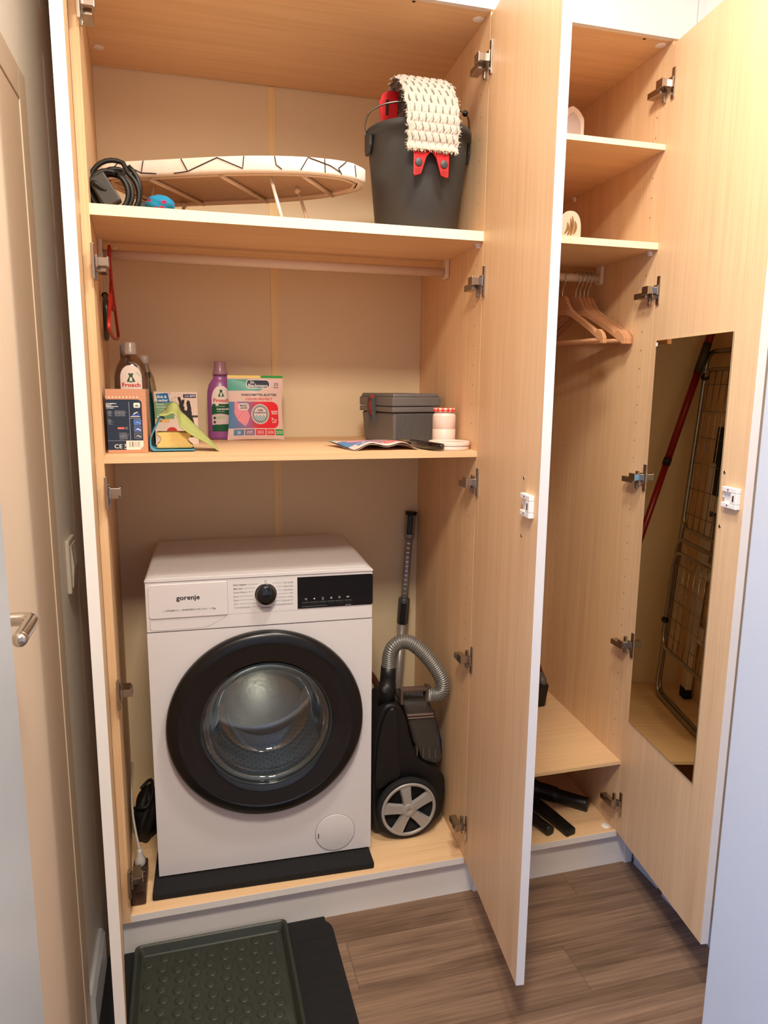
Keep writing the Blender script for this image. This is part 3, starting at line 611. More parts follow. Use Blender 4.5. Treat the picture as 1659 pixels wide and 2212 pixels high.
# telescopic tube in the corner
tb = thing('telescopic_tube', 'silver telescopic vacuum tube leaning in the wardrobe corner', 'tube', (.885, .505, ZB))
b0, b1 = Vector((.0, 0, .018)), Vector((.0815, .062, .943)); tl = lambda s_: b0.lerp(b1, s_)
tmet = mat('tube_metal', (158, 152, 148), .34, .4)
build('lower_tube', MB().cyl(tl(0), tl(.62), .0155, 24), tmet, tb); build('upper_tube', MB().cyl(tl(.60), tl(.93), .0125, 24), tmet, tb)
build('slider', MB().tube([tl(.570), tl(.575), tl(.665), tl(.670)], [.0168,.0200,.0205,.0190], 24), mat('slider_grey', (88, 82, 80), .35, .3), tb)
ax = (b1-b0).normalized(); fr = Vector((-.35, -.93, 0)); fr = (fr-ax*fr.dot(ax)).normalized(); sd = ax.cross(fr)
build('slider_button', MB().obox(tl(.617)+fr*.0195, sd, fr, ax, .0095, .0035, .038), black_p, tb, bevel=.003)
build('tube_socket', MB().tube([tl(.895), tl(.905), tl(.992)], [.0150,.0178,.0185], 24), tmet, tb)
build('socket_button', MB().obox(tl(.950)+fr*.0175, sd, fr, ax, .0095, .004, .034), black_p, tb, bevel=.003)
build('socket_rim', MB().tube([tl(.988), tl(1.0)], [.0205,.0205], 24), black_p, tb)
nt_ = MB()
for k in range(12): nt_.obox(tl(.690+.0172*k)+fr*.0120, sd, fr, ax, .0050, .0012, .0012)
build('tube_notches', nt_, chrome, tb, kind='stuff')
# hand brush behind the vacuum cleaner
br = thing('hand_brush', 'brown brush with pale bristles behind the vacuum cleaner', 'brush', (.80, .48, ZB))
build('brush_back', MB().tube(smooth_path([(-.06,.02,.44),(-.02,.02,.415),(.020,.02,.365),(.040,.02,.31),(.046,.02,.25)], 8), [.012]*33, 12), mat('brown_wood', (104, 66, 44), .4), br)
bmb = MB()
for k in range(26):
    for j in range(3):
        x = -.05+.0036*k; top = .415-.0022*k*(1+.02*k); bmb.cyl((x, .008+.012*j, .0005), (x+.002, .008+.012*j, max(top-.03, .1)), .0016, 5)
build('bristles', bmb, mat('pale_bristle', (206, 200, 184), .8), br, kind='stuff')
# cables, plug and socket strip left of the machine
ps = thing('socket_strip', 'dark brown socket strip on the wardrobe floor', 'power strip', (.052, .034, ZB))
build('housing', MB().box(-.019, 0, .0005, .0195, .140, .044), mat('brown_plastic', (62, 40, 32), .35), ps, bevel=.004)
for k in range(3):
    build('socket', MB().lathe([(.0165,.0),(.0165,.0016),(.0148,.0018),(.0148,-.0105),(.001,-.0105)], (0, .038+.037*k, .0442), 'z', 28), mat('socket_black', (28, 20, 17), .4), ps)
    for q in (-1, 1): build('earth_clip', MB().box(q*.013-.0015, .038+.037*k-.002, .036, q*.013+.0015, .038+.037*k+.002, .0462), chrome, ps)
pg = thing('plug', 'grey plug with thin cable in the brown socket strip', 'plug', (.052, .146, ZB+.046))
gp_m = mat('light_grey_plastic', (176, 172, 164), .4)
build('plug_body', MB().lathe([(.001,-.006),(.0138,-.006),(.0150,.004),(.0145,.016),(.010,.024),(.0075,.036),(.0055,.046),(.001,.046)], n=24), gp_m, pg)
build('cable', MB().tube(smooth_path([(0,0,.045),(-.008,.02,.075),(-.018,.06,.12),(-.022,.11,.16),(-.024,.2,.20)], 8), .0032, 10), gp_m, pg)
bg_ = thing('bag', 'crumpled black bag with strap left of the washing machine', 'bag', (.056, .36, ZB))
def bagf(u, v):
    a = 2*pi*u; z = .158*v; r_ = .055*(sin(pi*min(v*.9+.12, 1))**.5)*(1+.10*sin(3*a+5*v)+.06*sin(7*a-9*v))
    return (.70*r_*cos(a)+.012*v, 1.35*r_*sin(a), z+.001)
bb = MB().grid(bagf, 36, 20); bb.add([bagf(u/36, 0) for u in range(36)], [tuple(range(36))]); bb.add([bagf(u/36, 1) for u in range(36)], [tuple(range(36))])
build('bag_body', bb, mat('black_nylon', (18, 17, 17), .55, bump=(60, .6, .3)), bg_)
build('strap', MB().tube(smooth_path([(-.03,-.02,.10),(-.015,-.055,.12),(.01,-.06,.125),(.025,-.03,.145),(.02,.01,.17),(-.01,.0,.15)], 8), .005, 8), mat('black_nylon', (18, 17, 17), .55), bg_)

# ------------------------------------------------------------------ floor mats
dmt = thing('door_mat', 'black ribbed door mat on the floor under the green tray', 'mat', (.27, -.22, 0))
def rrect(x0, y0, x1, y1, r, n=6):
    out = []
    for cx, cy, a0 in ((x1-r, y1-r, 0), (x0+r, y1-r, pi/2), (x0+r, y0+r, pi), (x1-r, y0+r, 1.5*pi)):
        for k in range(n+1): out.append((cx+r*cos(a0+pi/2*k/n), cy+r*sin(a0+pi/2*k/n)))
    return out
build('mat_pad', MB().prism(rrect(-.318, -.24, .296, .2335, .045), lambda u,v,w: (u,v,w), .0004, .0055), mat('black_felt', (26, 25, 26), .95, bump=(500, .9, .5)), dmt, bevel=.002)
rb = MB()
for k in range(11): rb.prism([(-.02,0),(.02,0),(.012,.0022),(-.012,.0022)], lambda u,v,w: (w, -.2+.042*k+u, .0054+v), -.30, .280)
build('mat_ribs', rb, mat('black_felt', (26, 25, 26), .95), dmt, kind='stuff', bevel=.001)
ty = thing('boot_tray', 'dark green plastic tray with round studs on the black mat', 'tray', (.14, -.155, .0078))
TX0, TX1, TY0, TY1 = -.36+.26, .300, -.20, .163
tray = MB(); N_ = 7
loops = [(0,.001,.0),(0.002,.0,.0),(0,.024,.0)]
def loop(ins, z, r): return [(p[0], p[1], z) for p in rrect(TX0+ins, TY0+ins, TX1-ins, TY1-ins, r, N_)]
LP = [loop(.012,.0003,.012), loop(.004,.018,.014), loop(0,.024,.016), loop(.004,.0255,.014), loop(.008,.023,.012), loop(.018,.0055,.010), loop(.022,.0035,.008)]
n = len(LP[0]); vs = sum(LP, []); tray.add(vs, [(i*n+k, i*n+(k+1)%n, (i+1)*n+(k+1)%n, (i+1)*n+k) for i in range(len(LP)-1) for k in range(n)])
o_ = len(tray.v)-len(vs); tray.f.append(tuple(o_+k for k in range(n))[::-1]); tray.sm.append(False); tray.f.append(tuple(o_+(len(LP)-1)*n+k for k in range(n))); tray.sm.append(False)
green = mat('dark_green_plastic', (44, 48, 40), .42, bump=(500, .15, .1))
build('tray_base', tray, green, ty)
st = MB(); k_ = 0
for j in range(9):
    for i in range(9):
        x = TX1-.048-.0395*i-.0197*(j % 2)*0-.006*(j%2); y = TY1-.050-.0335*j+.012*((i % 2))
        if x < TX0+.03 or y < TY0+.03: continue
        st.lathe([(.0135,.0033),(.0128,.0052),(.0105,.0060),(.0005,.0062)], (x, y, 0), 'z', 16)
build('tray_studs', st, green, ty, kind='stuff')
# ------------------------------------------------------------------ things on the middle shelf
card = printed('printed_card', .55)
# box of the steam iron
ib = thing('iron_box', 'kraft cardboard steam iron box with navy printed label', 'box', (.0825, .17, ZM))
BW, BD, BH = .092, .166, .1545
kraft = mat('kraft_card', (186, 136, 104), .7, bump=(120, .05, .12))
bx = MB().box(-BW/2, -BD/2, .0005, BW/2, BD/2, BH); bod = build('carton', bx, kraft, ib, bevel=.0012)
kr, navy, wh = (190, 138, 108), (34, 46, 66), (226, 214, 204)
def iron_print(u, v):
    x, y = u*BW*1000, v*BH*1000           # millimetres
    W_ = 92.0
    if 134 < y < 138 and ((x+2) % 8.0) < 4.2 and abs(y-134) < 3.2*(1-abs(((x+2) % 8.0)-2.1)/2.4) + .6 and x < 78: return (236, 214, 198)
    if not (x < 82 and 8 < y < 130) : return kr
    if x > 72 and y > 120 and (x-72)**2+(y-120)**2 > 100: return kr
    if y < 30 and x > 42:                 # barcode panel
        if x > 74 and (x-74)+(18-y) > 9 and y < 18: return kr
        if 14.5 < y < 28 and 48 < x < 74: return (40, 36, 34) if (math.sin(x*7.3)+math.sin(x*3.1+1) > .25) else (228, 214, 204)
        return (228, 214, 204)
    if y < 30:
        return navy
    if 52.2 < x < 53.2 and 31 < y < 124: return (150, 156, 164)
    if 30 <= y < 30.8: return (120, 126, 136)
    if x > 53 and 84 < y < 84.8 and x < 78: return (150, 156, 164)
    if rr(x, y, 63, 110, 78, 122, 3): return (240, 228, 218)
    if inpoly(x, y, [(54,88),(60,92),(63,97),(72,101),(74,105),(72,101),(76,92),(77,88)]):
        if inpoly(x, y, [(64,94),(70,98),(72,94)]): return navy
        if y < 89.6 or inpoly(x, y, [(60,92),(63,97),(72,101),(71,98.5),(64,95)]): return (232, 226, 222)
        return (66, 90, 160)
    for k, (c0, c1) in enumerate((((62,104,178),(120,160,220)), ((54,78,150),(222,220,220)), ((58,64,76),(186,186,186)))):
        y0 = 68-k*16.4
        if rr(x, y, 62, y0, 78.6, y0+14, 2.5):
            if not rr(x, y, 62.5, y0+.5, 78.1, y0+13.5, 2.2): return (150, 160, 176)
            return c1 if inpoly(x, y, [(64,y0+4),(70,y0+9),(77,y0+5),(77,y0+2.5),(70,y0+6)]) else c0
    if 24 < x < 39 and 58.5 < y < 63: return (222, 110, 90)
    if 39 <= x < 47.5 and 58.5 < y < 63: return (66, 60, 58) if x < 41 or 59.6 < y < 62 else (150, 140, 136)
    for y0 in (119, 115.6, 112, 108.4):
        if y0 < y < y0+1.8 and x < {119: 24, 115.6: 13, 112: 27, 108.4: 18}[y0] and math.sin(x*4.1+y0) > -.75: return (216, 218, 222)
    for (xa, xb, ya, yb) in ((19, 47, 90, 104), (3, 16, 90, 103), (3, 15, 70, 84), (27, 50, 34, 50)):
        if xa < x < xb and ya < y < yb and ((y-ya) % 2.4) < 1.1 and x < xb-6*abs(math.sin(y*1.7)) and math.sin(x*5.3+y*9) > -.4: return (150, 156, 166)
    return navy
lab = raster('printed_front', lambda u, v: (-BW/2+BW*u, -BD/2-.0006, .0005+BH*v), 184, 309, iron_print, card, bod)
Pi = lambda u, v: (u-BW/2, -BD/2-.0010, v)
t = MB(); put_text(t, 'CE', Pi, .0145, .0125, .0098, False, w=.018); build('lettering', t, white_ink, bod)
t = MB(); put_text(t, 'ok.', Pi, .0660, .1132, .0062, True, w=.0095); build('lettering', t, ink, bod)
t = MB(); t.tube([(-BW/2+.0375, -BD/2-.0009, .022), (-BW/2+.0425, -BD/2-.0009, .0145)], .0004, 4); t.tube([(-BW/2+.0425, -BD/2-.0009, .022), (-BW/2+.0375, -BD/2-.0009, .0145)], .0004, 4); t.box(-BW/2+.0372, -BD/2-.0010, .011, -BW/2+.0428, -BD/2-.0008, .0122); t.box(-BW/2+.037, -BD/2-.0010, .0212, -BW/2+.043, -BD/2-.0008, .022)
build('bin_symbol', t, white_ink, bod)
tp = MB().grid(lambda u, v: (-BW/2+.001+(BW-.002)*u, -BD/2+.004+.06*v, BH+.0008), 1, 1); build('tape', tp, mat('clear_tape', (196, 150, 124), .12), bod, solid=.0003)
side = MB()
for k in range(16): side.box(BW/2+.0002, -BD/2+.004, .02+.0075*k, BW/2+.0006, -BD/2+.0065, .0238+.0075*k)
build('tear_perforation', side, mat('torn_card', (214, 176, 150), .8), bod)
# bottles: flattened oval bodies
def bottle(name, label, loc, prof, flat, m_body, group=None, rz=0, n=48):
    o = thing(name, label, 'bottle', loc, rz, group); b = build('bottle_body', MB().lathe(prof, n=n, sy=flat), m_body, o); return o, b
def lathe_r(prof, z):
    for (r0, z0), (r1, z1) in zip(prof, prof[1:]):
        if z0 <= z <= z1: return r0+(r1-r0)*(z-z0)/max(z1-z0, 1e-9)
    return prof[-1][0]
def label_surface(prof, flat, z0, z1, w, d=.0008):       # front of an oval bottle; u,v in 0..1
    def P(u, v):
        z = z0+(z1-z0)*v; r = lathe_r(prof, z); a = (u-.5)*w/max(r, .01); a = max(-1.45, min(1.45, a))
        nx, ny = sin(a), -cos(a)/flat; l = math.hypot(nx, ny)
        return (r*sin(a)+d*nx/l, -r*cos(a)*flat+d*ny/l, z)
    return P
FW, FG, FR = (226, 214, 206), (24, 84, 52), (206, 34, 34)
def emblem(x, y, cx, cy, s):       # seated green emblem with a pale chest; units: s = height
    X, Y = (x-cx)/s, (y-cy)/s
    if inpoly(X, Y, [(-.14,.06),(.14,.06),(.12,.48),(-.12,.48)]): return FW
    if (X/.20)**2+((Y-.68)/.14)**2 < 1 or (X-.15)**2+(Y-.80)**2 < .0105 or (X+.15)**2+(Y-.80)**2 < .0105: return FG
    if inpoly(X, Y, [(-.16,.58),(.16,.58),(.34,.22),(.42,.0),(.15,.02),(.14,-.04),(-.14,-.04),(-.15,.02),(-.42,.0),(-.34,.22)]): return FG
    return None
# clear dish-soap bottle
cp = [(.0005,.0005),(.038,.0005),(.0435,.004),(.0445,.012),(.0445,.180),(.0425,.198),(.0365,.217),(.0270,.232),(.0180,.241),(.0155,.247)]
clear = thin_glass('clear_bottle', (214, 206, 202), .06, .10, .55)
ob, b = bottle('soap_bottle', 'clear soap bottle with white label behind the iron box', (.0840, .305, ZM), cp, .62, clear)
liq = [(.0005,.002),(.037,.002),(.0425,.006),(.0430,.012),(.0430,.180),(.0420,.191),(.0005,.191)]
build('liquid', MB().lathe(liq, n=40, sy=.60), mat('brown_liquid', (98, 66, 68), .1, trans=.25), ob)
def soap_print(u, v):
    x, y = u*58, v*120
    e = emblem(x, y, 29, 76, 26)
    if e: return e
    if inpoly(x, y, [(42,100),(52,106),(56,86),(50,92)]) and math.sin(x*1.3)+math.sin(y*1.1) > -.3: return (168, 200, 160)
    return FW
def soap_P(u, v):
    P = label_surface(cp, .62, .097, .217, .058); lim = 1 if v < .72 else math.sqrt(max(0.0, 1-((v-.72)/.28)**2))
    return P(.5+(u-.5)*max(lim, .02), v)
lb = raster('bottle_label', soap_P, 58, 120, soap_print, card, b)
t = MB(); PT = label_surface(cp, .62, 0, 1, 1, .0016); put_text(t, 'Frosch', lambda u, v: PT(.5+u, v), 0, .1605, .0100, True, 'c', w=.047); build('lettering', t, mat('red_ink', FR, .5), b)
build('cap', MB().lathe([(.0005,.245),(.0155,.245),(.0160,.248),(.0160,.257),(.0152,.258),(.0155,.274),(.0140,.277),(.0005,.277)], n=28), mat('frosted_cap', (206, 190, 180), .25, trans=.5), ob)
# second bottle behind, brown
cp2 = [(.0005,.0005),(.030,.0005),(.032,.006),(.032,.17),(.026,.205),(.014,.235),(.012,.245)]
o2, b = bottle('soap_bottle', 'brown bottle hidden behind the clear soap bottle', (.0640, .40, ZM), cp2, .7, mat('brown_bottle', (104, 74, 56), .25))
build('cap', MB().lathe([(.0005,.243),(.014,.243),(.014,.272),(.012,.275),(.0005,.275)], n=24), mat('grey_cap', (126, 116, 108), .35), o2)
# third, clear cap just right of it
cp3 = [(.0005,.0005),(.027,.0005),(.029,.006),(.029,.155),(.024,.185),(.012,.214),(.011,.226)]
o4, b = bottle('soap_bottle', 'small clear bottle behind and right of the clear soap bottle', (.1130, .43, ZM), cp3, .7, thin_glass('clear_thin_bottle', (214, 206, 196), .08, .10, .5))
build('cap', MB().lathe([(.0005,.224),(.011,.224),(.0125,.236),(.011,.248),(.0005,.250)], n=24), mat('frosted_cap', (206, 190, 180), .25, trans=.5), o4)
# flat teal bottle between the box and the glove carton
tp_ = [(.0005,.0005),(.018,.0005),(.0195,.004),(.0195,.075),(.0165,.115),(.0115,.150),(.0085,.178),(.0080,.186)]
o3, b = bottle('cleaner_bottle', 'slim teal bottle between the iron box and glove carton', (.1225, .366, ZM), [(r*.75, z) for r, z in tp_], 1.9, mat('teal_plastic', (22, 62, 64), .3))
build('cap', MB().lathe([(.0005,.185),(.0075,.185),(.0075,.200),(.0005,.201)], n=20), mat('teal_cap', (16, 44, 46), .35), o3)
tl_ = MB()
# carton of disposable gloves
gb = thing('glove_carton', 'white carton of disposable gloves leaning on nothing beside the soap', 'box', (.196, .365, ZM))
gb['label'] = 'upright white carton of disposable gloves with a black glove printed on it'
GW, GD, GH = .116, .06, .1475
gc = build('carton', MB().box(-GW/2, -GD/2, .0005, GW/2, GD/2, GH), mat('white_card', (214, 196, 184), .6), gb, bevel=.0008)
glove = [(84,20),(82,46),(74,78),(66,88),(62,96),(60,100),(63,108),(67,112),(66,120),(63,128),(65,134),(69,134),(73,122),(76,126),(82,126),(80,116),(78,110),(81,104),(80,98),(86,94),(88,102),(86,116),(89,124),(95,122),(99,102),(100,84),(106,60),(116,20)]
def glove_print(u, v):
    x, y = u*116, v*147.5
    if 78 < x < 113 and 131 < y < 140.5: return (36, 42, 84)
    if inpoly(x, y, [(5,141),(37,144),(42,118),(10,116)]): return (24, 104, 160) if y > 118+.05*x else (20, 86, 146)
    if (x-42)**2+(y-143)**2 < 7 and (x-42)**2+(y-143)**2 > 3: return (196, 90, 80)
    if inpoly(x, y, glove): return (44, 34, 34)
    if x < 52 and 72 < y < 121: return (112, 150, 108)
    if x < 40 and 62 < y < 72: return (214, 172, 110)
    if (x-45)**2/196+(y-38)**2/120 < 1: return (196, 62, 44) if math.sin(x*.7)+math.cos(y*.8) > -.7 else (150, 40, 30)
    if x > 66 and 76 < y < 82 and x > 100: return (60, 56, 54)
    if x > 54 and y > 84 and (x % 8) < .8: return (190, 172, 160)
    if abs(math.hypot(x-58, (y-120)*1.0)-12) < .45 and y > 122: return (120, 104, 96)
    return (214, 194, 182)
raster('printed_front', lambda u, v: (-GW/2+GW*u, -GD/2-.0006, .0005+(GH-.0005)*v), 116, 148, glove_print, card, gc)
Pg = lambda u, v: (u-GW/2, -GD/2-.0010, v)
t = MB(); put_text(t, 'flink &', Pg, .0080, .1300, .0072, True, w=.026); put_text(t, 'sauber', Pg, .0110, .1205, .0072, True, w=.026)
put_text(t, 'Einmal-', Pg, .005, .1105, .0048, False, w=.022); put_text(t, 'Handschuhe', Pg, .005, .1030, .0048, False, w=.038); put_text(t, '60', Pg, .006, .0760, .0062, True); put_text(t, 'St\u00fcck', Pg, .020, .0760, .0030, False)
for k, s_ in enumerate(('zur Reinigung', 'f\u00fcr Lebensmittel', 'puderfrei')): put_text(t, s_, Pg, .008, .0965-.0062*k, .0028, False)
put_text(t, 'Gr\u00f6\u00dfe', Pg, .082, .1340, .0032, True); put_text(t, '8/M', Pg, .0960, .1337, .0046, True, w=.015)
build('lettering', t, white_ink, gc)
t = MB(); put_text(t, 'Latex', Pg, .006, .0650, .0042, True); build('lettering', t, ink, gc)
# sponge, blue cloth, green cloth
sp = [(-.0435,0),(.0435,0),(.0460,.006),(.0385,.012),(.0325,.019),(.0360,.027),(.0440,.034),(.0420,.0405),(-.0430,.0405),(-.0440,.034),(-.0360,.029),(-.0335,.0215),(-.0375,.014),(-.0440,.009)]
build('sponge', MB().prism(sp, lambda u,v,w: (u, w, v), -.03, .03), mat('yellow_sponge', (226, 192, 116), .95, bump=(260, .8, .2)), label='yellow kitchen sponge on the blue cloth', cat='sponge', loc=(.1915, .152, ZM+.0075), bevel=.004)
def ribbon(path, y0, y1, wob=0, tilt=0):
    P = smooth_path([(p[0], 0, p[1]) for p in path], 8); n_ = len(P)
    return MB().grid(lambda u, v: (P[int(round(u*(n_-1)))].x+wob*sin(9*u+3*v)*.002, y0+(y1-y0)*v, max(.0028, P[int(round(u*(n_-1)))].z+wob*.002*sin(7*v+5*u)+tilt*(v-.5)*sin(pi*min(1, u*1.02)))), n_-1, 8)
build('dishcloth', ribbon([(.168,.082),(.160,.088),(.157,.084),(.148,.066),(.138,.048),(.1335,.030),(.135,.013),(.145,.0045),(.165,.0025),(.20,.0035),(.236,.003),(.240,.0045)], .105, .195, .6, .008), mat('blue_cloth', (92, 160, 186), .9, bump=(300, .5, .2)), label='blue cloth curled round the yellow sponge', cat='cloth', loc=(0, 0, ZM), solid=.0026)
build('dishcloth', ribbon([(.158,.093),(.170,.096),(.181,.104),(.193,.108),(.203,.100),(.209,.082),(.220,.072),(.234,.060),(.250,.048),(.272,.031),(.292,.013),(.300,.0035)], .098, .185, 1, .034), mat('lime_cloth', (168, 176, 106), .9, bump=(260, .6, .25)), label='lime green cloth draped over the yellow sponge', cat='cloth', loc=(0, 0, ZM), solid=.0026)
# purple softener bottle
pp = [(.0005,.0005),(.034,.0005),(.0400,.003),(.0412,.010),(.0412,.130),(.0400,.150),(.0350,.168),(.0265,.181),(.0215,.187),(.0212,.199)]
op, b = bottle('softener_bottle', 'purple softener bottle behind the white detergent pouch', (.3280, .527, ZM), pp, .62, mat('purple_plastic', (150, 84, 146), .3))
def sof_print(u, v):
    x, y = u*62, v*138
    if y > 128 and 0: return FW
    e = emblem(x, y, 31, 106, 24)
    if e: return e
    if y > 84 or (y > 78 and x < 22 and (x-8)**2+(y-80)**2 > 40): return FW
    if (x-17)**2+(y-82)**2 < 42: return (112, 92, 132)
    if y > 50+4*math.sin(x*.06): return (28, 86, 52)
    if y > 20+.05*x:
        if (x-9)**2+(y-41)**2 < 18 or (x-9)**2+(y-28)**2 < 18: return (24, 66, 42)
        if x > 12 and 38 < y < 46 and x < 40: return (178, 190, 150)
        return (206, 188, 188)
    return (28, 86, 52)
def sof_P(u, v):
    P = label_surface(pp, .62, .026, .164, .062); lim = 1 if v < .68 else math.sqrt(max(0.0, 1-((v-.68)/.33)**2))
    return P(.5+(u-.5)*max(lim, .05), v)
raster('bottle_label', sof_P, 62, 138, sof_print, card, b)
PT2 = label_surface(pp, .62, 0, 1, 1, .0016); t = MB(); put_text(t, 'Frosch', lambda u, v: PT2(.5+u, v), 0, .1160, .0100, True, 'c', w=.048); build('lettering', t, mat('red_ink', FR, .5), b)
t = MB(); put_text(t, 'Lavendel', lambda u, v: PT2(.5+u, v), -.014, .0920, .0062, True, w=.040); put_text(t, 'Weichsp\u00fcler', lambda u, v: PT2(.5+u, v), -.008, .1015, .0026); put_text(t, 'Aromatherapie', lambda u, v: PT2(.5+u, v), -.014, .0860, .0026); build('lettering', t, white_ink, b)
build('cap', MB().lathe([(.0005,.198),(.0225,.198),(.0225,.206),(.0200,.208),(.0195,.209),(.0175,.236),(.0160,.238),(.0005,.238)], n=32), mat('mauve_cap', (176, 132, 150), .25, trans=.25), op)
# detergent pouches: one print function, two shapes
def pouch_print(u, v):
    x, y = u*180, v*190; a = (214, 186, 178)
    if y > 183: return (40, 150, 52) if x > 108 else (232, 206, 116)
    if 145 < y < 179 and x < 118 and (x < 98 or (x-98)**2/380+(y-162)**2/290 < 1):
        if rr(x, y, 60, 152, 137, 178, 11): return (224, 220, 216) if not rr(x, y, 62, 154, 135, 176, 10) else (28, 30, 58)
        return (78, 158, 142)
    if rr(x, y, 60, 152, 137, 178, 11): return (224, 220, 216) if not rr(x, y, 62, 154, 135, 176, 10) else (28, 30, 58)
    if 34 < y < 113 and x < 166 and (x < 146 or y > 54 or (x-146)**2+(y-54)**2 < 400) and (x < 140 or y < 92 or (x-140)**2/676+(y-92)**2/441 < 1):
        d = math.hypot(x-104, y-76)
        if d < 30:
            if d > 27.5: return (200, 200, 200)
            if d > 23: return (150, 154, 156)
            if d > 21.5: return (84, 92, 96)
            return (110, 164, 172) if y < 72+3*math.sin(x*.5) and math.sin(x*.9+y*.6) > -.5 else (214, 200, 198)
        if rr(x, y, 32, 88, 66, 108, 8): return (224, 210, 204)
        if inpoly(x, y, [(20,116),(40,104),(58,96),(70,70),(62,48),(54,40),(30,58),(18,80)]): return (222, 140, 152) if abs((x-26)-(y-60)*.9) > 1 else (200, 110, 124)
        f = min(1, max(0, (x-6)/96)); c0, c1, c2 = (84, 128, 172), (146, 108, 150), (216, 40, 50)
        return tuple(c0[i]+(c1[i]-c0[i])*f/.6 for i in range(3)) if f < .6 else tuple(c1[i]+(c2[i]-c1[i])*(f-.6)/.4 for i in range(3))
    for k, (x0, x1, c) in enumerate(((18,51,(88,128,170)),(54,86,(138,108,146)),(89,120,(206,62,78)),(123,150,(216,42,52)),(153,178,(44,150,60)))):
        if rr(x, y, x0, 13, x1, 31, 1.5): return c
    return a
def pouch_text(mb_w, mb_d, mb_r, P, full=True):
    def put_line(l, *args, **kw): l.append(put_text(MB(), *args, **kw))
    Q = lambda u, v: P(u/.180, v/.190)
    put_line(mb_w, 'Dr.', Q, .0745, .1665, .0078, True); put_line(mb_w, 'Beckmann', Q, .0675, .1560, .0088, True, w=.0625)
    put_line(mb_d, '25', Q, .1500, .1610, .0085, False, w=.0145); put_line(mb_d, 'BL\u00c4TTER', Q, .1490, .1535, .0032, True, w=.0165)
    put_line(mb_d, 'WASCHMITTEL-BL\u00c4TTER', Q, .0420, .1300, .0064, True, w=.1180); put_line(mb_r, 'COLOR PROTECT', Q, .0560, .1175, .0066, True, w=.0900)
    put_line(mb_d, 'MAGIC', Q, .0365, .0990, .0056, True, w=.0250); put_line(mb_d, 'LEAVES', Q, .0365, .0915, .0056, True, w=.0250)
    put_line(mb_d, '100%', Q, .1040, .0850, .0055, True, 'c', w=.018); put_line(mb_d, 'WASSERL\u00d6SLICH', Q, .1040, .0785, .0038, True, 'c', w=.040)
    put_line(mb_w, 'BL\u00dcTEN', Q, .1420, .0820, .0042, True); put_line(mb_w, 'FRISCH', Q, .1435, .0760, .0042, True)
    put_line(mb_w, '7', Q, .1420, .0570, .0080, True); put_line(mb_w, 'TAGE', Q, .1480, .0570, .0034, True); put_line(mb_w, 'DUFT', Q, .1440, .0500, .0040, True)
    put_line(mb_w, '25', Q, .0345, .0180, .0075, True, 'c')
    for xx, s1, s2 in ((.070,'SANFT','30-95\u00b0C'),(.1045,'EINFACHE','DOSIERUNG'),(.1365,'EXTRA','FARBPFLEGE'),(.1655,'BIOLOGISCH','ABBAUBAR')): put_line(mb_w, s1, Q, xx, .0230, .0030, True, 'c', w=.020); put_line(mb_w, s2, Q, xx, .0180, .0030, True, 'c', w=.021)
def pouch(name, label, loc, front, back, rz=0):
    o = thing(name, label, 'pouch', loc, rz)
    raster('pouch_front', lambda u, v: front(u, v, 0), 180, 190, pouch_print, printed('printed_film', .38), o)
    build('pouch_back', MB().grid(back, 24, 24), mat('white_film', (212, 190, 182), .4), o)
    a, b, c = [], [], []; P = lambda u, v: front(u, v, .0008); pouch_text(a, b, c, P)
    for mb, m in zip((a, b, c), (white_ink, mat('navy_ink', (44, 36, 54), .6), mat('red_ink', FR, .5))):
        for q in mb: build('lettering', q, m, o)
    return o
def bulge(u, v): return (sin(pi*u)**.7)*(sin(pi*min(1, v/.93))**.7 if v < .93 else 0)
def pf(u, v, d):
    z = .196*v; wdt = .0875-.005*math.sin(pi*min(1, v*1.2)); return ((u-.5)*2*wdt*(1-.04*v)+.002*v-.004, -.012*bulge(u, v)*(1+.15*sin(8*u+5*v))-.0035-d+.018*v, z+.002*(1-v)*sin(pi*u)+.0006)
def pb(u, v): p = pf(u, v, 0); return (p[0], .012*bulge(u, v)-.0030+.018*v, p[2])
pouch('detergent_pouch', 'white and red detergent pouch standing upright against the back', (.4330, .475, ZM), pf, pb)
def qf(u, v, d):                    # lying, the near edge waved, far-left corner lifted
    x, y = (u-.5)*.182, (v-.5)*.185
    z = .0030+.016*(sin(pi*u)**.6)*(sin(pi*min(1, v/.95))**.6 if v < .95 else 0)+.010*(1-v)**3*(.5-.5*cos(4*pi*u))*1.0+.030*max(0, .35-u)**1.3*v*2.0+.010*sin(pi*u)*(1-v)**2
    return (x-.030*v*(1-u), y, z+d)
def qb(u, v): p = qf(u, v, 0); return (p[0], p[1], max(.0008, p[2]-.004-.010*bulge(u, v)))
pouch('detergent_pouch', 'white detergent pouch lying flat in front of the grey toolbox', (.728, .150, ZM), qf, qb, .05)
# toolbox
tx = thing('toolbox', 'small dark grey toolbox with a red latch on the shelf', 'toolbox', (.80, .24, ZM), math.atan2(.236, .972))
tg = mat('toolbox_grey', (104, 100, 98), .45, bump=(500, .12, .08))
TW, TD = .168, .212
def frust(x0, y0, x1, y1, z0, ins, z1): 
    v = [(x0+ins,y0+ins,z0),(x1-ins,y0+ins,z0),(x1-ins,y1-ins,z0),(x0+ins,y1-ins,z0),(x0,y0,z1),(x1,y0,z1),(x1,y1,z1),(x0,y1,z1)]
    return MB().add(v, [(0,3,2,1),(4,5,6,7),(0,1,5,4),(1,2,6,5),(2,3,7,6),(3,0,4,7)])
tbod = build('tub', frust(.006,.006,TW-.006,TD-.006,.0005,.007,.092), tg, tx, bevel=.006, seg=3)
rbm = MB()
for k in range(38):
    x = .018+.0035*k; rbm.obox((x, .0072+.0008, .048), (1,0,0), (0,1,.078), (0,-.078,1), .0009, .0014, .038)
build('ribs', rbm, tg, tbod, kind='stuff')
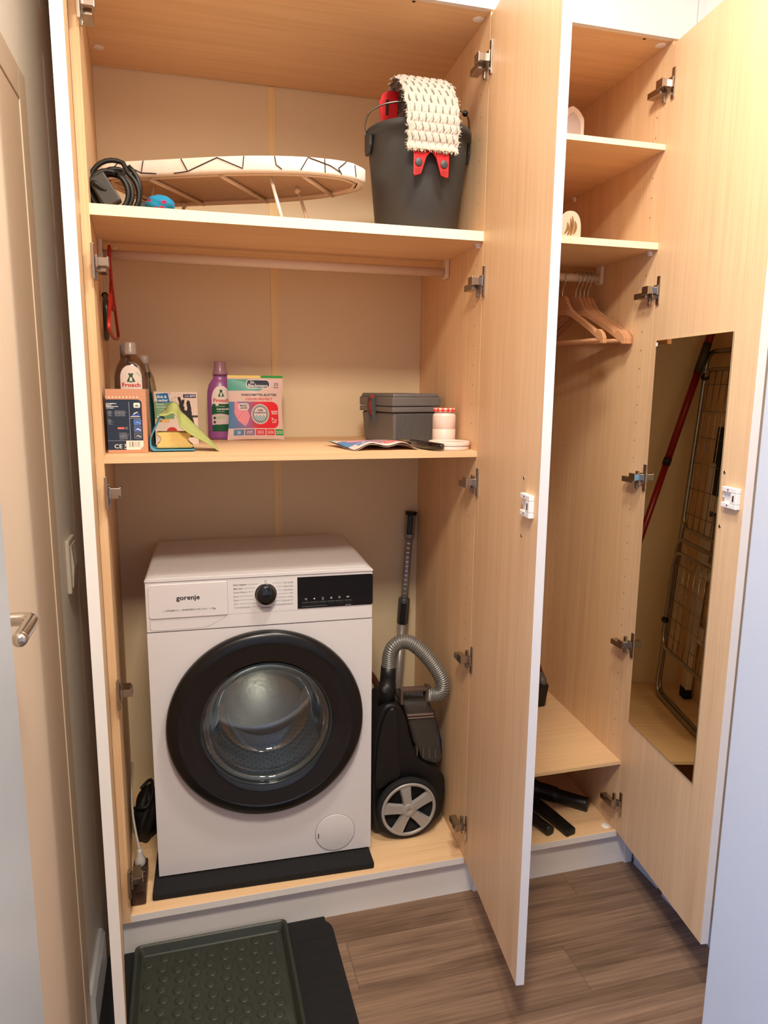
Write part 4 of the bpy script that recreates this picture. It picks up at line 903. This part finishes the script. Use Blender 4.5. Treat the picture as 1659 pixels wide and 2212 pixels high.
build('tub_rim', MB().box(.0005,.0005,.093,TW-.0005,TD-.0005,.1085), tg, tx, bevel=.003)
build('lid', frust(0,0,TW,TD,.1100,-.000,.137).add([], []), tg, tx, bevel=.004)
build('lid_top', frust(.007,.007,TW-.007,TD-.007,.137,-.003,.1475), tg, tx, bevel=.003)
la = build('latch', MB().prism(smooth_path([(0,.142,0),(.006,.138,0),(.010,.115,0),(.009,.095,0),(.004,.083,0),(0,.082,0)], 4) and [(0,.142),(.006,.139),(.010,.122),(.0105,.104),(.008,.090),(.003,.082),(0,.083)], lambda u,v,w: (-u, w, v), .107, .131), mat('faded_red_plastic', (168, 66, 52), .5), tx, bevel=.002, label='faded red latch')
lr = MB()
for k in range(8): lr.box(-.0114, .109, .092+.0058*k, -.0098, .129, .0932+.0058*k)
build('latch_grip', lr, mat('dark_red', (120, 40, 34), .6), la)
for y in (.1035, .1340): build('latch_rail', MB().prism([(0,.138),(.012,.134),(.014,.110),(.008,.070),(.001,.046),(0,.05)], lambda u,v,w: (-u-.0004, w, v), y-.002, y+.002), mat('slate_plastic', (78, 82, 84), .4), tx, bevel=.001)
# jar and round tin
jr = thing('jar', 'white painted jar with a red checked lid', 'jar', (.9300, .160, ZM))
jw = mat('cream_jar', (224, 202, 190), .35)
build('jar_body', MB().lathe([(.0005,.0005),(.029,.0005),(.0325,.004),(.0328,.012),(.0330,.050),(.0326,.0505),(.0326,.0512),(.0330,.0517),(.0330,.082),(.0327,.0835),(.0330,.085),(.0310,.092),(.0270,.0945),(.0265,.0995)], n=44), jw, jr)
def ging(u, v):
    a = (int(u*26) % 2); b = (int(v*4) % 2); return (214, 40, 38) if a and b else (236, 216, 204) if not a and not b else (226, 110, 96)
def lidP(u, v):
    a = 2*pi*u; prof = [(.0300,.0985),(.0315,.1005),(.0318,.1055),(.0300,.1090),(.0005,.1098)]
    f = v*4; k = min(int(f), 3); r = prof[k][0]+(prof[k+1][0]-prof[k][0])*(f-k); z = prof[k][1]+(prof[k+1][1]-prof[k][1])*(f-k); return (r*cos(a), r*sin(a), z)
raster('jar_lid', lidP, 104, 16, ging, printed('printed_film', .38), jr, label='red and white checked lid')
tn = thing('round_tin', 'low round white tin in front of the jar', 'tin', (.9120, .0680, ZM))
build('tin_base', MB().lathe([(.0005,.0005),(.0535,.0005),(.0545,.002),(.0545,.0125),(.0005,.0125)], n=56), jw, tn)
build('tin_lid', MB().lathe([(.0560,.0128),(.0560,.0215),(.0552,.0228),(.0540,.0230),(.0532,.0220),(.0005,.0220)], n=56), jw, tn)
# paint brush behind the lying pouch
pb_ = thing('paint_brush', 'black-handled brush between the lying pouch and the tin', 'brush', (.846, .105, ZM))
hnd = smooth_path([(-.012,.062,.0130),(-.008,.015,.0125),(-.002,-.030,.0120),(.008,-.073,.0125),(.026,-.098,.0125)], 6)
build('handle', MB().tube(hnd, [.0070+.0042*abs(sin(2.6*i/len(hnd)+.4)) for i in range(len(hnd))], 14), black_g, pb_)
build('ferrule', MB().obox((-.0145,.078,.0130), (1,.12,0), (-.12,1,0), (0,0,1), .019, .017, .0065), mat('brass_ferrule', (150, 130, 100), .35, .8), pb_, bevel=.002)
build('bristle_head', MB().obox((-.018,.107,.0120), (1,.12,0), (-.12,1,0), (0,0,1), .019, .0125, .006), mat('brown_bristle', (92, 74, 58), .8), pb_, bevel=.002)

# ------------------------------------------------------------------ hangers on the left rail
HY, HRZ = .30, 1.831
rh = thing('coat_hanger', 'red plastic coat hanger at the left end of the rail', 'hanger', (.046, HY, HRZ), .02)
rhm = mat('red_hanger_plastic', (176, 34, 32), .35)
hook = [(0,.024,-.004),(0,.0215,.008),(0,.012,.018),(0,0,.0205),(0,-.012,.017),(0,-.020,.006),(0,-.020,-.012),(0,-.011,-.032),(0,-.002,-.047),(0,0,-.07)]
build('hook', MB().tube(smooth_path(hook, 6), .0042, 12), rhm, rh)
arm = [(0,0,-.066),(0,-.03,-.088),(0,-.08,-.125),(0,-.13,-.160),(0,-.165,-.184),(0,-.172,-.192),(0,-.166,-.200)]
fr_ = smooth_path([(0,-a[1],a[2]) for a in arm[::-1]] + arm[1:] + [(0,-.10,-.208),(0,0,-.212),(0,.10,-.208)], 5, True)
build('frame', MB().tube(fr_, .0042, 10, closed=True), rhm, rh)
build('tie_loop', MB().tube(smooth_path([(0,.035,-.092),(0,.03,-.125),(0,0,-.14),(0,-.03,-.125),(0,-.035,-.092)], 5), .0032, 8), rhm, rh)
gh = thing('coat_hanger', 'small black clip hanger with a steel hook behind the red one', 'hanger', (.0285, HY, HRZ), .12)
build('hook', MB().tube(smooth_path([(0,.018,.0),(0,.014,.011),(0,0,.0155),(0,-.013,.010),(0,-.0155,-.005),(0,-.008,-.04),(0,0,-.07),(0,0,-.105)], 6), .0016, 8), chrome, gh)
build('frame', MB().tube(smooth_path([(0,0,-.105),(0,-.045,-.115),(0,-.075,-.135),(0,-.070,-.185),(0,-.02,-.200),(0,.045,-.212),(0,.075,-.200),(0,.075,-.150),(0,.045,-.118)], 5, True), .0058, 10, closed=True), mat('smoked_black', (40, 36, 34), .3), gh)
build('frame_knob', MB().ball((0,0,-.103), .0085), black_p, gh)

# ------------------------------------------------------------------ things on the top shelf of the left wardrobe
ec = thing('extension_cable', 'coiled black extension cable with plugs at the shelf end', 'cable', (.073, .120, ZS))
cbl = []
for k, (r_, cx, cz, tilt) in enumerate(((.045,-.004,.0508,.2),(.046,.004,.0518,.05),(.044,.002,.0500,-.1),(.052,.012,.0580,.12),(.062,.006,.0695,.0))):
    for j in range(28):
        a = 2*pi*j/28+1.2; cbl.append((cx+r_*cos(a)*.92, -.018+.011*k+.02*tilt*cos(a), cz+r_*sin(a)))
build('cable_coil', MB().tube(cbl, .0058, 10), cable_m, ec)
bk = build('adapter_block', MB().obox((-.012,-.034,.047), (cos(.55),0,sin(.55)), (0,1,0), (-sin(.55),0,cos(.55)), .021, .014, .036), mat('brown_black_plastic', (44, 38, 35), .45), ec, bevel=.004)
build('adapter_lead', MB().tube(smooth_path([(-.037,-.047,.062),(-.030,-.053,.058),(-.018,-.049,.050),(-.008,-.045,.047)], 6), .0048, 10), cable_m, bk)
build('small_plug', MB().obox((.078,-.02,.016), (1,0,-.35), (0,1,0), (.35,0,1), .018, .014, .013), black_p, ec, bevel=.004)
for q in (-1, 1): build('plug_pin', MB().cyl((.088,-.02+q*.008,.026), (.098,-.02+q*.008,.040), .0022, 8), chrome, ec)
def ballp(u, v):
    a, b = 2*pi*u, pi*v; r_ = .0268*(1+.05*sin(5*a)*sin(b)**2+.03*sin(3*a+7*b)); return (r_*1.22*sin(b)*cos(a), r_*1.1*sin(b)*sin(a), .0205-r_*.76*cos(b))
DOT = [(rng.uniform(0, 1), rng.uniform(.12, .95)) for _ in range(20)]
def dots(u, v):
    for a, b in DOT:
        du = (u-a+.5) % 1-.5; d = (du*2*pi*sin(pi*v))**2+((v-b)*pi)**2
        if d < .034: return (120, 30, 90) if d < .010 else (186, 46, 80)
    return (30, 126, 166)
fb = thing('fabric_ball', 'small blue fabric ball with red dots on the top shelf', 'fabric ball', (.182, .060, ZS))
raster('ball_cover', ballp, 72, 36, dots, printed('printed_cloth', .85), fb)
# table-top ironing board seen from below
ig = thing('ironing_board', 'small table-top ironing board with a white patterned cover', 'ironing board', (.085, .408, ZS), -.459)
BL, BHW = .668, .152; ZU, ZTt = .1200, .156
def outline(ins=0, n=40):
    pts = []
    for k in range(n+1):
        s_ = k/n; x = s_*(BL); hw = BHW*(1 if s_ < .45 else math.sqrt(max(0, 1-((s_-.45)/.55)**2.1))*1.0)
        if s_ < .05: hw *= .86+.14*math.sqrt(s_/.05)
        pts.append((x, hw))
    pts = [(p[0], -p[1]) for p in pts] + [(p[0], p[1]) for p in pts[::-1][1:]]
    if ins:
        cx, cy = BL*.46, 0; pts = [(cx+(p[0]-cx)*(1-ins/(BL*.5)), p[1]*(1-ins/BHW)) for p in pts]
    return pts
of, inn = outline(), outline(.018)
cv = MB(); n = len(of)
lv = [[(p[0], p[1], ZU) for p in inn], [(p[0]*.998, p[1]*.99, ZU-.001) for p in of], [(p[0], p[1], ZU+.006) for p in of], [(p[0], p[1], ZTt-.005) for p in of], [(BL*.46+(p[0]-BL*.46)*.985, p[1]*.97, ZTt) for p in of]]
cv.add(sum(lv, []), [(i*n+k, i*n+(k+1)%n, (i+1)*n+(k+1)%n, (i+1)*n+k) for i in range(4) for k in range(n)], True); o_ = len(cv.v)-5*n
cv.f.append(tuple(o_+4*n+k for k in range(n))); cv.sm.append(False)
cvo = build('cover', cv, mat('white_cotton', (238, 222, 208), .9, bump=(70, .5, .1)), ig)
pn = MB()
def rim_pt(s_, h):              # point on the near rim (negative y side) at length s_, height fraction h
    k = s_*40; i = min(int(k), 39); f = k-i; a, b = of[i], of[i+1]; x, y = a[0]+(b[0]-a[0])*f, a[1]+(b[1]-a[1])*f
    return (x*1.001, y-.0012, ZU+.001+(ZTt-ZU-.003)*h)
for ln in ([(.06,0),(.11,1),(.20,.15),(.21,1)],[(.20,.15),(.26,.05)],[(.36,1),(.385,.1),(.50,.95),(.595,.15),(.60,1)],[(.71,1),(.715,.4),(.735,.1)],[(.80,.1),(.825,1),(.90,.55),(.93,.2)],[(.88,1),(.882,.05)],[(.95,1),(.925,.45),(.935,.05)],[(.975,.9),(.978,.1)],[(.385,.1),(.33,0)]):
    P = [rim_pt(min(ln[i][0]+(ln[i+1][0]-ln[i][0])*t_, .999), ln[i][1]+(ln[i+1][1]-ln[i][1])*t_) for i in range(len(ln)-1) for t_ in np.linspace(0, 1, 7)]
    P2 = [P[0]]
    for p in P[1:]:
        if (Vector(p)-Vector(P2[-1])).length > 1e-4: P2.append(p)
    pn.tube(P2, .0013, 5)
build('line_pattern', pn, mat('dark_brown_ink', (52, 40, 36), .7), cvo)
def mesh_mat():
    m = bpy.data.materials.new('expanded_metal'); m.use_nodes = True; nt = m.node_tree; b = nt.nodes['Principled BSDF']
    tc = nt.nodes.new('ShaderNodeTexCoord'); mp = nt.nodes.new('ShaderNodeMapping'); mp.inputs['Scale'].default_value = (1, 1, 1); br_ = nt.nodes.new('ShaderNodeTexBrick')
    br_.inputs['Scale'].default_value = 80; br_.inputs['Mortar Size'].default_value = .022; br_.inputs['Brick Width'].default_value = .9; br_.inputs['Row Height'].default_value = .36
    br_.inputs['Color1'].default_value = L((158, 128, 104)); br_.inputs['Color2'].default_value = L((168, 136, 110)); br_.inputs['Mortar'].default_value = L((222, 198, 172))
    br_.inputs['Mortar Smooth'].default_value = .3
    nt.links.new(tc.outputs['Object'], mp.inputs[0]); nt.links.new(mp.outputs[0], br_.inputs['Vector']); nt.links.new(br_.outputs['Color'], b.inputs['Base Color']); b.inputs['Roughness'].default_value = .5
    return m
i2 = outline(.026); build('metal_mesh', MB().add([(p[0], p[1], ZU+.004) for p in i2], [tuple(range(n))]), mesh_mat(), ig, solid=.0008)
frm = mat('cream_metal', (214, 190, 168), .4)
rimm = MB().tube([(p[0], p[1], ZU+.0015) for p in outline(.026, 40)][:-1], .005, 8, closed=True); build('rim_frame', rimm, frm, ig)
for x in (.155, .345, .545): build('cross_bar', MB().tube([(x-.012, -BHW*(.86 if x < .5 else .62), ZU-.0022), (x+.012, BHW*(.86 if x < .5 else .62), ZU-.0022)], .0055, 8), frm, ig)
wr = mat('white_rod', (240, 228, 214), .35)
for y0, xt, xb in ((-.094, .449, .482), (.020, .482, .520)): build('leg', MB().cyl((xt, y0, ZU-.002), (xb, y0-.004, .0055), .0042, 12), wr if y0 < 0 else frm, ig)
build('foot_bar', MB().cyl((.482, -.115, .0055), (.522, .045, .0055), .0048, 12), black_p, ig)
for y0 in (-.06, .115): build('leg', MB().cyl((.115, y0, ZU-.002), (.096, y0, .0055), .0042, 12), frm, ig)
build('foot_bar', MB().cyl((.096, -.08, .0055), (.096, .135, .0055), .0048, 12), black_p, ig)
for x, y in ((.482, .02), (.115, .115)): build('leg_hinge', MB().ball((x, y, ZU-.006), .0085, 14, 8), frm, ig)
# bucket with mop
BX, BY = .832, .142
bu = thing('bucket', 'dark grey plastic bucket on the top shelf', 'bucket', (BX, BY, ZS))
bprof = [(.0005,.0005),(.104,.0005),(.108,.004),(.1275,.205),(.1290,.236),(.1385,.238),(.1390,.254),(.1370,.2565),(.1335,.2560),(.1270,.236),(.106,.010),(.0005,.006)]
bo = build('bucket_shell', MB().lathe(bprof, n=72), dk_grey, bu)
for s_ in (-1, 1):
    build('handle_lug', MB().prism([(-.030,.256),(.030,.256),(.026,.215),(.012,.196),(-.012,.196),(-.026,.215)], lambda u,v,w: (s_*w*math.sqrt(1-(u/.14)**2)*1.0, u, v), .131, .1395), dk_grey, bu, bevel=.002)
hh = [(-.1395,.0,.245),(-.146,-.010,.262),(-.138,-.030,.288),(-.105,-.052,.303),(-.06,-.062,.310),(0,-.066,.312),(.06,-.062,.310),(.105,-.050,.306),(.128,-.028,.300),(.1385,-.010,.278),(.1375,.0,.247)]
build('handle', MB().tube(smooth_path(hh, 6), .0024, 10), mat('wire_metal', (150, 142, 132), .3, .9), bu)
build('handle_knob', MB().ball((.112,-.046,.3055), .0075, 16, 10), black_p, bu)
mp_ = thing('flat_mop', 'red folding mop head with a grey fringed pad over the bucket', 'mop', (BX, BY, ZS))
padpath = smooth_path([(0,.062,.300),(0,.045,.345),(0,.015,.374),(0,-.025,.378),(0,-.070,.356),(0,-.112,.316),(0,-.144,.262),(0,-.153,.215),(0,-.1545,.172)], 12)
NP = len(padpath)
def pad_h(u, v):
    r_ = v*17; c = u*7.5+.5*(int(r_) % 2); return abs(sin(pi*(c % 1)))**.55*(abs(sin(pi*(r_ % 1)))**.35)
def padf(u, v):
    k = v*(NP-1); i = min(int(k), NP-2); p = padpath[i].lerp(padpath[i+1], k-i); t_ = (padpath[i+1]-padpath[i]).normalized(); nn = Vector((0, t_.z, -t_.y)); nn = -nn if nn.z < 0 and i < NP*.6 else nn
    if nn.dot(Vector((0,-.3,1))) < 0: nn = -nn
    if v > .7 and nn.y > 0: nn = -nn
    hw = (.0715 if v < .45 else .0715-.007*(v-.45)/.55)*(1+.012*sin(40*v)); edge = min(1, 10*u, 10*(1-u))
    d = .004*edge+.0036*pad_h(u, v)*edge+.0012*sin(130*u+70*v)*sin(110*v-30*u)
    return ((u-.5)*2*hw-.013*v+.002+.0015*sin(90*v), p.y+nn.y*d, p.z+nn.z*d)
def padc(u, v):
    r_ = v*17; c = (u*7.5+.5*(int(r_) % 2)) % 1; k = .82+.18*sin(97*u+61*v)*sin(83*v-47*u)
    if v > .955: return (196, 182, 166)
    if abs(c-.06-.10*((r_ % 1)-.5)) < .07 and .10 < (r_ % 1) < .86: return (104, 98, 92)
    g = .93+.07*k; return (174*g, 162*g, 150*g)
pad = raster('mop_pad', padf, 90, 170, padc, printed('printed_pad', .95), mp_, label='pale grey fringed mop pad', solid=.003)
fz = MB()
for k in range(150):
    e = rng.integers(0, 3); u, v = (0.0, rng.uniform(.1, 1)) if e == 0 else (1.0, rng.uniform(.1, 1)) if e == 1 else (rng.uniform(0, 1), 1.0)
    p = Vector(padf(u, v)); d = Vector((-1 if e == 0 else 1 if e == 1 else rng.uniform(-.4, .4), rng.uniform(-.5, .3), rng.uniform(-.6, .4) if e < 2 else -1)).normalized()*rng.uniform(.003, .008); fz.tube([p, p+d], [.0010, .0004], 4)
build('pad_fringe', fz, mat('pad_fibre', (182, 168, 152), .95), mp_, kind='stuff')
wing = lambda s_: [(s_*.050,.20),(s_*.086,.20),(s_*.094,.292),(s_*.102,.335),(s_*.094,.356),(s_*.078,.366),(s_*.050,.366)]
for s_ in (-1, 1): build('mop_wing', MB().prism(wing(s_), lambda u,v,w: (u+.004, .042+w-.10*(v-.2), v), 0, .005), red_p, mp_, bevel=.0015)
for s_ in (-1, 1): build('wing_slot', MB().obox((s_*.0800+.004, .0400-.10*.125, .326), (1,0,0), (0,1,0), (0,-.1,1), .0035, .0006, .0175), dark_hole, mp_)
cl_ = [(-.052,.20),(-.052,.118),(-.0470,.116),(-.0300,.121),(-.0265,.130),(-.0150,.160),(-.004,.171),(.004,.171),(.0150,.160),(.0265,.130),(.0300,.121),(.0470,.116),(.052,.118),(.054,.20)]
clip = build('mop_clip', MB().prism(cl_, lambda u,v,w: (u*.86-.0125, w, v), -.1500, -.1455), mat('bright_red_plastic', (222, 34, 40), .3), mp_, bevel=.0012)
for s_ in (-1, 1): build('clip_button', MB().lathe([(.0098,0),(.0098,-.0015),(.0085,-.0024),(.0005,-.0026)], (s_*.0325-.0125, -.1501, .146), 'y', 24), dk_grey, clip)
gr = MB()
for s_ in (-1, 1):
    for k in range(4): gr.obox((s_*.0335-.0125, -.1503, .1235+.0028*k), (1,0,-.18*s_), (0,1,0), (.18*s_,0,1), .0075, .0006, .0005)
build('clip_grip', gr, mat('dark_red', (120, 40, 34), .6), clip)

# ------------------------------------------------------------------ right wardrobe contents
half = [(0,0),(.016,.0),(.024,-.006),(.034,-.024),(.050,-.042),(.075,-.058),(.110,-.076),(.150,-.098),(.168,-.108),(.172,-.116),(.177,-.117),(.181,-.110),(.192,-.112),(.205,-.122),(.213,-.136),(.214,-.152),(.204,-.153),(.196,-.146),(.150,-.118),(.100,-.090),(.055,-.066),(.030,-.058),(0,-.056)]
hang_poly = half + [(-p[0], p[1]) for p in half[::-1][1:-1]]
def make_hanger(label, loc, rz):
    o = thing('coat_hanger', label, 'hanger', loc, rz, 'wooden hangers on the right rail')
    build('hanger_body', MB().prism(hang_poly, lambda u,v,w: (w, u, v-.058), -.0065, .0065), beech_solid, o, bevel=.0022)
    build('bar', MB().cyl((0, -.203, -.1985), (0, .203, -.1985), .0058, 14), beech_solid, o)
    build('hook', MB().tube(smooth_path([(0,.018,-.006),(0,.0185,.006),(0,.010,.0155),(0,0,.0175),(0,-.0125,.0125),(0,-.016,.0),(0,-.010,-.020),(0,-.001,-.036),(0,0,-.048),(0,0,-.060)], 6), .0014, 8), chrome, o)
    return o
HB = [('leftmost wooden hanger, set apart from the cluster on the right rail', 1.362, .12), ('wooden hanger at the front of the cluster of four', 1.408, .24), ('second wooden hanger of the cluster of four', 1.4225, .22), ('third wooden hanger of the cluster, tilted slightly back', 1.437, .16), ('wooden hanger closest to the right side panel', 1.4505, .19)]
h0 = make_hanger(HB[0][0], (HB[0][1], .30, 1.838), HB[0][2])
for lab_, x, a in HB[1:]: dup(h0, lab_, (x, .30, 1.838), a)
# steam iron standing on its heel
si = thing('steam_iron', 'pale steam iron standing on its heel on the highest right shelf', 'iron', (1.3315, .25, ZU1))
sole = [Vector(p) for p in [(-.0385,.0,0),(.0385,.0,0),(.0395,.06,0),(.0392,.118,0),(.0375,.130,0),(.027,.144,0),(.014,.1545,0),(.002,.160,0),(-.002,.160,0),(-.014,.1545,0),(-.027,.144,0),(-.0375,.130,0),(-.0392,.118,0),(-.0395,.06,0)]]
build('soleplate_rim', MB().prism([(p.x, p.y) for p in sole], lambda u,v,w: (u, w, v+.0015), -.012, .004), mat('cream_iron_plastic', (228, 208, 194), .4), si, bevel=.003)
build('soleplate', MB().prism([(p.x*.66, p.y*.88) for p in sole], lambda u,v,w: (u, w, v+.0022), -.0145, -.0118), mat('grey_sole', (190, 174, 170), .25, .3), si, bevel=.001, label='grey soleplate')
build('iron_body', MB().prism([(-.034,0),(.034,0),(.035,.06),(.026,.11),(0,.14),(-.026,.11),(-.035,.06)], lambda u,v,w: (u, w, v+.0015), .004, .050), mat('cream_iron_plastic', (228, 208, 194), .4), si, bevel=.012)
build('iron_handle', MB().tube(smooth_path([(0,.045,.115),(0,.085,.105),(0,.090,.05),(0,.085,.012),(0,.045,.008)], 6), .013, 14), white_p, si)
# rounded plaque with a gold wave emblem
pq = thing('plaque', 'rounded white plaque with a gold wave emblem on the right shelf', 'plaque', (1.2200, .022, ZU2))
arch = [(-.031,0),(.031,0)]+[(.031*cos(a)**.8 if cos(a) > 0 else -.031*(-cos(a))**.8, .022+.046*sin(a)**.9) for a in np.linspace(0.02, pi-.02, 22)]
build('plaque_board', MB().prism(arch, lambda u,v,w: (u, w, v+.0004), -.003, .003), mat('cream_plaque', (216, 188, 166), .5), pq, bevel=.0008)
build('plaque_foot', MB().box(-.028, -.006, .0004, .028, .012, .006), mat('cream_plaque', (216, 188, 166), .5), pq, bevel=.001)
def wave_strip(k):
    x0, sh = -.018+.0085*k, [.034, .052, .058, .040][k]; zs_ = [.010, .006, .006, .010][k]
    ce = lambda t_: (x0+.0065*sin(2.6*t_+.2)-.004*t_+(.006*t_ if k > 1 else .010*t_), zs_+sh*t_*.86)
    N2 = 12; mb = []
    for i in range(N2+1):
        t_ = i/N2; c = ce(t_); w_ = .0036*sin(pi*min(1, t_*.92+.08))**.6+.0002; mb.append((c[0]-w_, c[1], c[0]+w_))
    return [(m[0], m[1]) for m in mb]+[(m[2], m[1]) for m in mb[::-1]]
em = MB()
for k in range(4): em.prism(wave_strip(k), lambda u,v,w: (u, w, v), -.0036, -.0031)
build('emblem', em, mat('dull_gold', (140, 104, 62), .4, .2), pq)
# black nozzles on the floor of the right wardrobe
nz = thing('vacuum_nozzle', 'black bent vacuum nozzle pointing right on the wardrobe floor', 'nozzle', (1.36, .16, ZB))
build('nozzle_body', MB().tube(smooth_path([(-.100,.120,.035),(-.05,.085,.030),(-.005,.048,.0265),(.03,.015,.0245),(.09,-.042,.0225)], 6), [.031]*8+[.026]*8+[.022]*9, 20), black_p, nz)
n2 = thing('vacuum_nozzle', 'black crevice nozzle lying closest to the door A edge', 'nozzle', (1.275, .09, ZB)); n2['label'] = 'black slim round nozzle, left of the pair pointing to the front'
build('nozzle_body', MB().tube(smooth_path([(-.060,.10,.022),(-.048,.05,.021),(-.025,-.010,.0175),(-.010,-.060,.0165)], 6), [.021]*6+[.0175]*6+[.0158]*7, 20), black_p, n2)
n3 = thing('vacuum_nozzle', 'black flat crevice nozzle, right of the pair pointing to the front', 'nozzle', (1.315, .10, ZB))
nm3 = MB(); sec = []
for (x, y, hw, hh_) in ((-.028,.085,.018,.016),(-.020,.050,.0195,.015),(-.006,.0,.0195,.013),(.012,-.088,.0185,.0115)):
    sec.append([Vector((x, y, hh_+.0008))+Vector((.97,.24,0))*a*hw+Vector((0,0,1))*b*hh_ for a, b in ((-1,-.7),(-.8,-1),(.8,-1),(1,-.7),(1,.7),(.8,1),(-.8,1),(-1,.7))])
nm3.add(sum(sec, []), [(i*8+k, i*8+(k+1)%8, (i+1)*8+(k+1)%8, (i+1)*8+k) for i in range(3) for k in range(8)]+[tuple(range(8)), tuple(range(24, 32))])
build('nozzle_body', nm3, black_p, n3, bevel=.002)
# squeegee mop leaning in the back of the right wardrobe (its pole shows in the mirror)
mo = thing('wet_mop', 'mop with red telescopic pole and black head, seen in the mirror', 'mop', (1.415, .425, ZL))
q0, q1 = Vector((1.4290, .4450, .475)), Vector((1.0718, .5115, 1.705)); loc_ = Vector((1.415, .425, ZL)); pl_ = lambda t_: q0.lerp(q1, t_)-loc_
pole_red = mat('pole_red', (132, 16, 18), .3)
build('lower_pole', MB().cyl(pl_(.0), pl_(.62), .0115, 18), pole_red, mo); build('upper_pole', MB().cyl(pl_(.63), pl_(.885), .0125, 18), pole_red, mo)
build('pole_ring', MB().cyl(pl_(.617), pl_(.637), .0142, 18), black_p, mo); build('pole_grip', MB().cyl(pl_(.880), pl_(.962), .0145, 18), mat('olive_grey_grip', (62, 56, 46), .5), mo); build('pole_end', MB().cyl(pl_(.962), pl_(1.0), .0130, 18), pole_red, mo)
build('mop_head', MB().obox((-.020,-.018,.048), (1,0,0), (0,1,.25), (0,-.25,1), .040, .013, .0465), black_p, mo, bevel=.005)
build('head_joint', MB().tube([(.004,-.028,.082),(.008,-.006,.100),(.014,.020,.112)], [.014,.016,.013], 14), mat('joint_grey', (96, 88, 82), .4), mo)
# drying rack (seen in the mirror)
RX, RYc = 1.15, .255
dk = thing('drying_rack', 'folded steel drying rack with wire grid, seen in the mirror', 'drying rack', (RX, RYc, ZL))
KL = .065; rk = lambda y, z, d=0: (-KL*(z)+.0075+d, y-RYc, z+.0003)
rs = mat('rack_steel', (168, 160, 150), .22, .95)
def uframe(y0, y1, z0, z1, r_=.05):
    pts = []
    for cy, cz, a0 in ((y1-r_, z1-r_, 0), (y0+r_, z1-r_, pi/2), (y0+r_, z0+r_, pi), (y1-r_, z0+r_, 1.5*pi)):
        for k in range(7): pts.append((cy+r_*cos(a0+pi/2*k/6), cz+r_*sin(a0+pi/2*k/6)))
    return pts
build('outer_frame', MB().tube([rk(p[0], p[1]) for p in uframe(.035, .520, .0085, 1.262, .045)], .0082, 12, closed=True), rs, dk)
build('inner_frame', MB().tube([rk(p[0], p[1], .0175) for p in uframe(.055, .497, .0095, .60, .045)], .0078, 12, closed=True), rs, dk)
build('wing_frame', MB().tube([rk(p[0], p[1], .018) for p in uframe(.060, .478, .645, 1.20, .045)], .0070, 12, closed=True), rs, dk)
build('wing_frame', MB().tube([rk(p[0], p[1], .0345) for p in uframe(.060, .470, .205, .56, .05)], .0070, 12, closed=True), rs, dk)
wg = MB()
for k in range(9): wg.tube([rk(.085+.045*k, .652, .018), rk(.085+.045*k, 1.195, .018)], .0015, 6)
for k in range(6): wg.tube([rk(.062, .70+.09*k, .0195), rk(.476, .70+.09*k, .0195)], .0013, 6)
for k in range(9): wg.tube([rk(.085+.042*k, .21, .0345), rk(.085+.042*k, .555, .0345)], .0015, 6)
for k in range(5): wg.tube([rk(.065, .26+.065*k, .036), rk(.466, .26+.065*k, .036)], .0013, 6)
build('wire_grid', wg, rs, dk)
for y, z, d in ((.478, 1.175, .018), (.072, 1.175, .018), (.470, .300, .0345), (.07, .300, .0345)): build('joint_cap', MB().ball(rk(y, z, d), .0135, 14, 10), black_p, dk)
# step ladder (seen in the mirror)
ld = thing('step_ladder', 'folded aluminium step ladder with black feet behind the drying rack', 'ladder', (1.0775, .27, ZL))
al = mat('aluminium', (222, 212, 204), .4, .35)
for y in (.195, -.175):
    build('rail', MB().prism([(-.011,-.020),(.011,-.020),(.011,.020),(-.011,.020)], lambda u,v,w: (u-.006*w, v+y-.075*w, w), .038, .885), al, ld, bevel=.001)
    build('foot', MB().box(-.0135, y-.023, .0006, .0135, y+.023, .042), black_r, ld, bevel=.004)
for k in range(3):
    z = .24+.24*k; build('step', MB().box(-.0095-.006*z, -.155-.075*z, z, .0095-.006*z, .176-.075*z, z+.055), al, ld, bevel=.002)
build('tapered_handle', MB().prism([(.095,.745),(.155,.745),(.120,1.01),(.090,1.01)], lambda u,v,w: (w-.006*v, u, v), -.0085, .0085), black_p, ld, bevel=.003)  # unidentified black tapered handle, attached to the ladder as an added part
build('tapered_handle_end', MB().prism([(.110,.700),(.166,.700),(.160,.748),(.098,.748)], lambda u,v,w: (w-.006*v, u, v), -.0088, .0088), mat('moss_grey', (74, 76, 62), .5), ld, bevel=.004)  # grey end of the unidentified handle, not a ladder part
